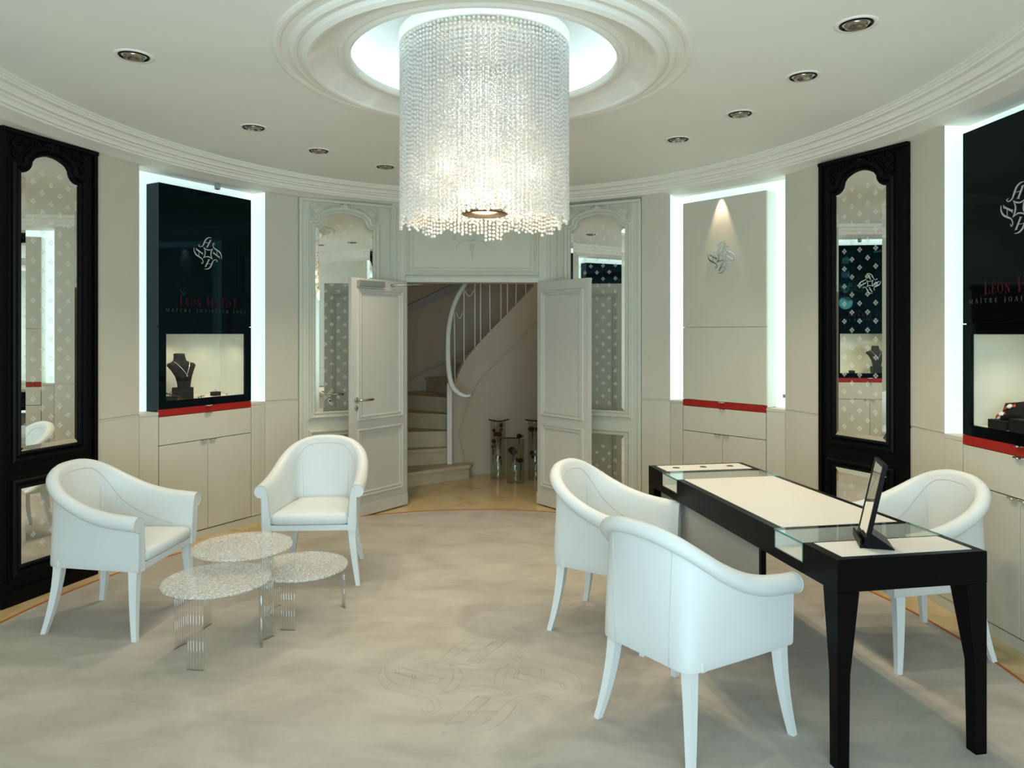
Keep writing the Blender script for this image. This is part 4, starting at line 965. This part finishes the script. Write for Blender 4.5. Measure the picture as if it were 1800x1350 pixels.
# ------------------------------------------------------------------ armchair
TOP = [(0, -.290, 0, .845), (.12, -.283, .096, .839), (.25, -.252, .184, .812), (.38, -.196, .238, .768), (.5, -.124, .263, .720), (.65, -.010, .276, .668), (.8, .110, .284, .637), (1.0, .275, .290, .618)]
BOT = [(0, -.262, 0, .335), (.14, -.262, .09, .335), (.27, -.260, .19, .335), (.33, -.240, .218, .335), (.40, -.200, .232, .335), (.52, -.120, .243, .335), (.66, -.005, .257, .335), (.82, .120, .271, .335), (1.0, .272, .284, .335)]
def chair_section(t):
    s_ = 1 if t >= 0 else -1; a = abs(t)
    T = interp(TOP, a).copy(); B = interp(BOT, a).copy(); T2 = interp(TOP, min(1, a+.02)); T1 = interp(TOP, max(0, a-.02))
    if a < .02: tan = Vector((0, 1))
    else: tan = Vector((T2[0]-T1[0], T2[1]-T1[1])).normalized()
    n = Vector((-tan.y, tan.x)); n = n if n.dot(Vector((-0.3 if a < .4 else 0, 1 if a > .1 else 0))) > 0 or a < .1 else -n
    if a < .1 and n.x > 0: n = -n
    r = .029+.010*min(1, a/.75)
    zc = T[2]-r; pts = []
    def P(xy, z): pts.append((xy.x, s_*xy.y, z))
    Tp = Vector((T[0], T[1])); Bp = Vector((B[0], B[1]))
    zj = zc-r*0.94
    P(Bp-n*0.012, .335); P(Bp-n*0.003, .3375)
    for k in range(0, 7):
        f = k/6; z = .345+(zj-.345)*f; P(Bp.lerp(Tp-n*0.004, f**1.3), z)
    for k in range(0, 13):
        an = R(-80+k*20.5); P(Tp+n*(r*math.cos(an)), zc+r*math.sin(an))
    inn_top = Tp-n*(r+0.004); inn_bot = Bp-n*0.052
    for k in range(1, 8):
        f = k/7; z = (zc-r*0.2)+(.40-zc+r*0.2)*f; P(inn_top.lerp(inn_bot, f**0.9), z)
    P(inn_bot, .345); P(inn_bot, .335)
    return pts
def make_chair(label):
    t = thing('armchair', label, 'chair', None, 'white leather tub armchairs')
    b = MB(); NT = 56
    rows = [chair_section(-1+2*i/NT) for i in range(NT+1)]
    V = b.grid(rows, close_v=True, smooth=True)
    for r_ in (V[0], V[-1]):
        f = b.bm.faces.new(r_); f.smooth = False
    shell = b.done('shell', M['leather'], t)
    es = shell.modifiers.new('split', 'EDGE_SPLIT'); es.split_angle = R(50)
    b = MB()                                              # seams and piping
    arch = []
    for i in range(0, 81):
        tt = -0.86+1.72*i/80; sct = chair_section(tt); inner = sct[18:29]; zr = max(p[2] for p in sct)
        f = min(1, max(0.0, (abs(tt)-0.16)/0.70)); zt = (zr-0.050)*(1-f**1.25)+0.452*f**1.25
        for p0, p1 in zip(inner, inner[1:]):
            if p0[2] >= zt >= p1[2]:
                arch.append(tuple(Vector(p0).lerp(Vector(p1), (p0[2]-zt)/max(1e-6, p0[2]-p1[2])))); break
    b.tube(arch, 0.0022, 5)
    for tt in (-.24, .24):
        sct = chair_section(tt); b.tube(sct[23:29], 0.0014, 5)
    for tt in (-.20, .20): b.tube(chair_section(tt)[2:9], 0.0016, 5)
    for sd in (-1, 1):
        face = chair_section(sd*1.0); c = [(p[0]+0.001, p[1], p[2]) for p in face[2:28]]; b.tube(c, 0.0022, 5)
    b.done('piping', M['seam'], t)
    # cushion
    b = MB(); out = [(-.20, -.165), (-.215, -.10), (-.22, 0), (-.215, .10), (-.20, .165), (0, .205), (.15, .222), (.265, .233), (.278, .20), (.282, 0), (.278, -.20), (.265, -.233), (.15, -.222), (0, -.205)]
    rows = []
    for f, z in ((.0, .375), (.965, .375), (1.0, .385), (1.0, .415), (.975, .43), (.90, .442), (.6, .452), (.0, .456)):
        rows.append([(0.03+(x-0.03)*f, y*f, z) for x, y in out])
    b.grid(rows, close_v=True); b.done('seat_cushion', M['leather'], t)
    b = MB(); b.box(-0.20, 0.268, -0.236, 0.236, 0.336, 0.372, 0.006); b.done('seat_rail', M['leather'], t)
    for sx, sy in ((1, 1), (1, -1), (-1, 1), (-1, -1)):
        if sx > 0: top, mid, bot = Vector((.232, .252)), Vector((.232, .262)), Vector((.258, .293))
        else: top, mid, bot = Vector((-.212, .188)), Vector((-.220, .200)), Vector((-.262, .236))
        b = MB(); rows = []
        for k in range(8):
            f = k/7; p = (top*(1-f)**2+mid*2*f*(1-f)+bot*f*f); h = .0220-.0095*f; z = .338*(1-f)
            rows.append([(p.x+h*a_, sy*p.y+h*c_, z) for a_, c_ in ((-1, -1), (1, -1), (1, 1), (-1, 1))])
        b.grid(rows, close_v=True, smooth=False, cap=True); b.done('leg', M['legwhite'], t)
    return t
ZK = 0.012
chA = make_chair('white leather armchair nearest the black mirror panel, beside the acrylic tables')
chA.matrix_world = pose(-2.120, 3.920, ZK, R(-4))
dup(chA, pose(-1.246, 4.658, ZK, R(-87)), 'white leather armchair facing out in front of the open door leaf with lever handle')
dup(chA, pose(0.540, 3.830, ZK, R(-29)), 'white leather armchair at the far half of the desk, partly hidden by another armchair')
dup(chA, pose(0.695, 2.857, ZK, R(36)), 'white leather armchair with its back turned, nearest the entrance at the desk')
dup(chA, pose(1.967, 3.589, ZK, R(187)), 'white leather armchair behind the desk, facing the two visitor armchairs')

# ------------------------------------------------------------------ clear acrylic tables
def acrylic_table(x, y, h, legs, label):
    t = thing('acrylic_table', label, 'side table', Matrix.Translation((x, y, ZK)), 'clear acrylic side tables')
    r = 0.248; b = MB(); n = 132; rows = []
    def rad(i): return 1+0.010*math.sin(i*2*PI/n*44)
    for f, z in ((0.0, h-0.016), (0.97, h-0.016), (1.0, h-0.013), (1.0, h-0.006), (0.988, h-0.001)):
        rows.append([(r*f*rad(i)*math.cos(2*PI*i/n), r*f*rad(i)*math.sin(2*PI*i/n), z) for i in range(n)])
    for k in range(1, 44):
        f = 0.98*(1-k/44); rows.append([(r*f*math.cos(2*PI*(i+0.5*(k % 2))/n), r*f*math.sin(2*PI*(i+0.5*(k % 2))/n), h-random.uniform(0, 0.0028)*min(1, f*3)) for i in range(n)])
    rows.append([(0.0, 0.0, h-0.001)]*n)
    b.grid(rows, close_v=True, smooth=False); bmesh.ops.remove_doubles(b.bm, verts=b.bm.verts[:], dist=1e-6); b.done('top', M['tabletop'], t)
    for lx, ly, sp in legs:
        dx, dy = lx-x, ly-y; a0 = math.atan2(dy, dx); b = MB()
        for k in range(-2, 4):
            a = a0+k*0.062*sp; q = math.hypot(dx, dy)
            b.tube([(q*math.cos(a), q*math.sin(a), 0.0), (q*math.cos(a), q*math.sin(a), h-0.017)], 0.0068, 10)
        b.done('leg', M['acryl'], t)
acrylic_table(-1.400, 3.760, 0.440, ((-1.235, 3.640, 1), (-1.600, 3.800, 1), (-1.345, 3.970, 1)), 'tallest of three clear acrylic tables, behind the lower two')
acrylic_table(-1.420, 3.480, 0.360, ((-1.455, 3.300, 1.3), (-1.630, 3.560, 1), (-1.235, 3.560, 1)), 'middle height clear acrylic table, standing nearest the carpet emblem')
acrylic_table(-1.148, 3.930, 0.280, ((-1.170, 3.745, 1.2), (-0.945, 4.060, 0.4), (-1.330, 4.060, 1)), 'lowest of three clear acrylic tables, in front of the armchair that faces out')

# ------------------------------------------------------------------ desk
DP = Vector((1.143, 2.537)); dang = math.atan2(0.174, 0.985)
mD = pose(DP.x, DP.y, ZK, math.atan2(0.105, 0.596))      # local x across, local y along the length
DW, DL_, DH, AP = 0.604, 1.845, 0.743, 0.118
desk = thing('desk', 'long black desk with white leather insets and two glass vitrines', 'desk', mD)
blocks = [(0.0, 0.215), (0.420, 1.415), (1.630, DL_)]
for y0, y1 in blocks:
    b = MB(); b.box(0, DW, y0, y1, DH-AP, DH-0.001, 0.002); b.done('top_block', M['black'], desk)
for y0, y1 in ((0.2155, 0.4195), (1.4155, 1.6295)):
    b = MB(); b.box(0.0, DW, y0, y1, DH-AP, DH-0.078, 0.001); b.done('vitrine_base', M['black'], desk)
for y0, y1 in ((0.030, 0.200), (0.425, 1.410), (1.645, DL_-0.030)):
    b = MB(); b.box(0.038, DW-0.038, y0, y1, DH-0.006, DH+0.0006, 0.0004); b.done('leather_inset', M['inset'], desk)
for y0, y1 in ((0.2155, 0.4195), (1.4155, 1.6295)):
    b = MB(); b.box(0.004, DW-0.004, y0+0.002, y1-0.002, DH-0.0775, DH-0.074); b.done('vitrine_floor', M['inset'], desk)
    b = MB(); b.box(0.004, DW-0.004, y0, y0+0.003, DH-0.074, DH-0.009); b.box(0.004, DW-0.004, y1-0.003, y1, DH-0.074, DH-0.009); b.done('vitrine_end', M['inset'], desk)
    b = MB(); b.box(0.001, DW-0.001, y0, y1, DH-0.008, DH); b.box(0.0, 0.004, y0, y1, DH-0.077, DH-0.0085); b.box(DW-0.004, DW, y0, y1, DH-0.077, DH-0.0085); o = b.done('vitrine_glass', M['deskglass'], desk)
    b = MB(); b.box(-0.0006, 0.0008, y0, y1, DH-0.0078, DH-0.0005); b.box(DW-0.0008, DW+0.0006, y0, y1, DH-0.0078, DH-0.0005)
    b.box(-0.0006, 0.0008, y0, y0+0.003, DH-0.077, DH-0.008); b.done('glass_edge', M['glassgreen'], o)
for x in (0.13, 0.30, 0.47):
    b = MB(); b.lathe([(0.0005, DH+0.001), (0.015, DH+0.001), (0.016, DH+0.002), (0.021, DH+0.002), (0.022, DH)], x, 1.735, n=24); b.done('grommet', M['brown'], desk)
for ix, iy in ((0, 0), (1, 0), (0, 1), (1, 1)):
    b = MB(); rows = []
    for z, w_ in ((DH-AP-0.0015, 0.086), (0.33, 0.050), (0.0, 0.046)):
        x0, x1 = (0.001, w_) if ix == 0 else (DW-w_, DW-0.001); y0, y1 = (0.001, w_) if iy == 0 else (DL_-w_, DL_-0.001)
        rows.append([(x0, y0, z), (x1, y0, z), (x1, y1, z), (x0, y1, z)])
    b.grid(rows, close_v=True, smooth=False, cap=True); b.done('leg', M['black'], desk)
b = MB(); b.box(0.045, 0.065, 0.62, 1.757, 0.28, DH-AP-0.001, 0.001); mp2 = b.done('modesty_panel', M['greyfabric'], desk)
b = MB(); b.box(0.043, 0.067, 0.600, 0.619, 0.275, DH-AP-0.001, 0.001); b.box(0.043, 0.067, 1.7575, 1.778, 0.275, DH-AP-0.001); b.done('black_edge', M['black'], mp2)

# desk mirror
def desk_mirror():
    t = thing('table_mirror', 'small black framed mirror leaning on a wedge foot at the near end of the desk', 'mirror', Matrix.Translation((1.298, 2.668, ZK+DH+0.001)) @ Matrix.Rotation(math.atan2(0.056, 0.174)*-1+0, 4, 'Z'))
    # local y along the lower edge, local x is behind the glass; tilt about y
    tilt = Matrix.Rotation(R(12), 4, 'Y')
    def add(b, name, m):
        o = b.done(name, m, t); o.matrix_local = tilt; return o
    W, H_ = 0.185, 0.320
    b = MB(); fr_ = 0.013
    b.box(0, 0.016, 0, fr_, 0.006, H_, 0.001); b.box(0, 0.016, W-fr_, W, 0.006, H_, 0.001); b.box(0, 0.016, fr_, W-fr_, 0.006, 0.006+fr_*1.6); b.box(0, 0.016, fr_, W-fr_, H_-fr_, H_)
    b.box(0.006, 0.015, fr_, W-fr_, 0.02, H_-fr_); add(b, 'frame', M['black'])
    b = MB(); b.box(0.002, 0.0055, fr_, W-fr_, 0.006+fr_*1.6, H_-fr_); add(b, 'mirror_glass', M['mirror'])
    b = MB(); b.prism([(-0.008, 0.0), (0.105, 0.0), (0.104, 0.004), (0.028, 0.055), (0.018, 0.055)], 0.004, W-0.004); b.box(-0.012, -0.006, 0.0, W, 0.0, 0.030); b.done('wedge_foot', M['black'], t)
    return t
desk_mirror()
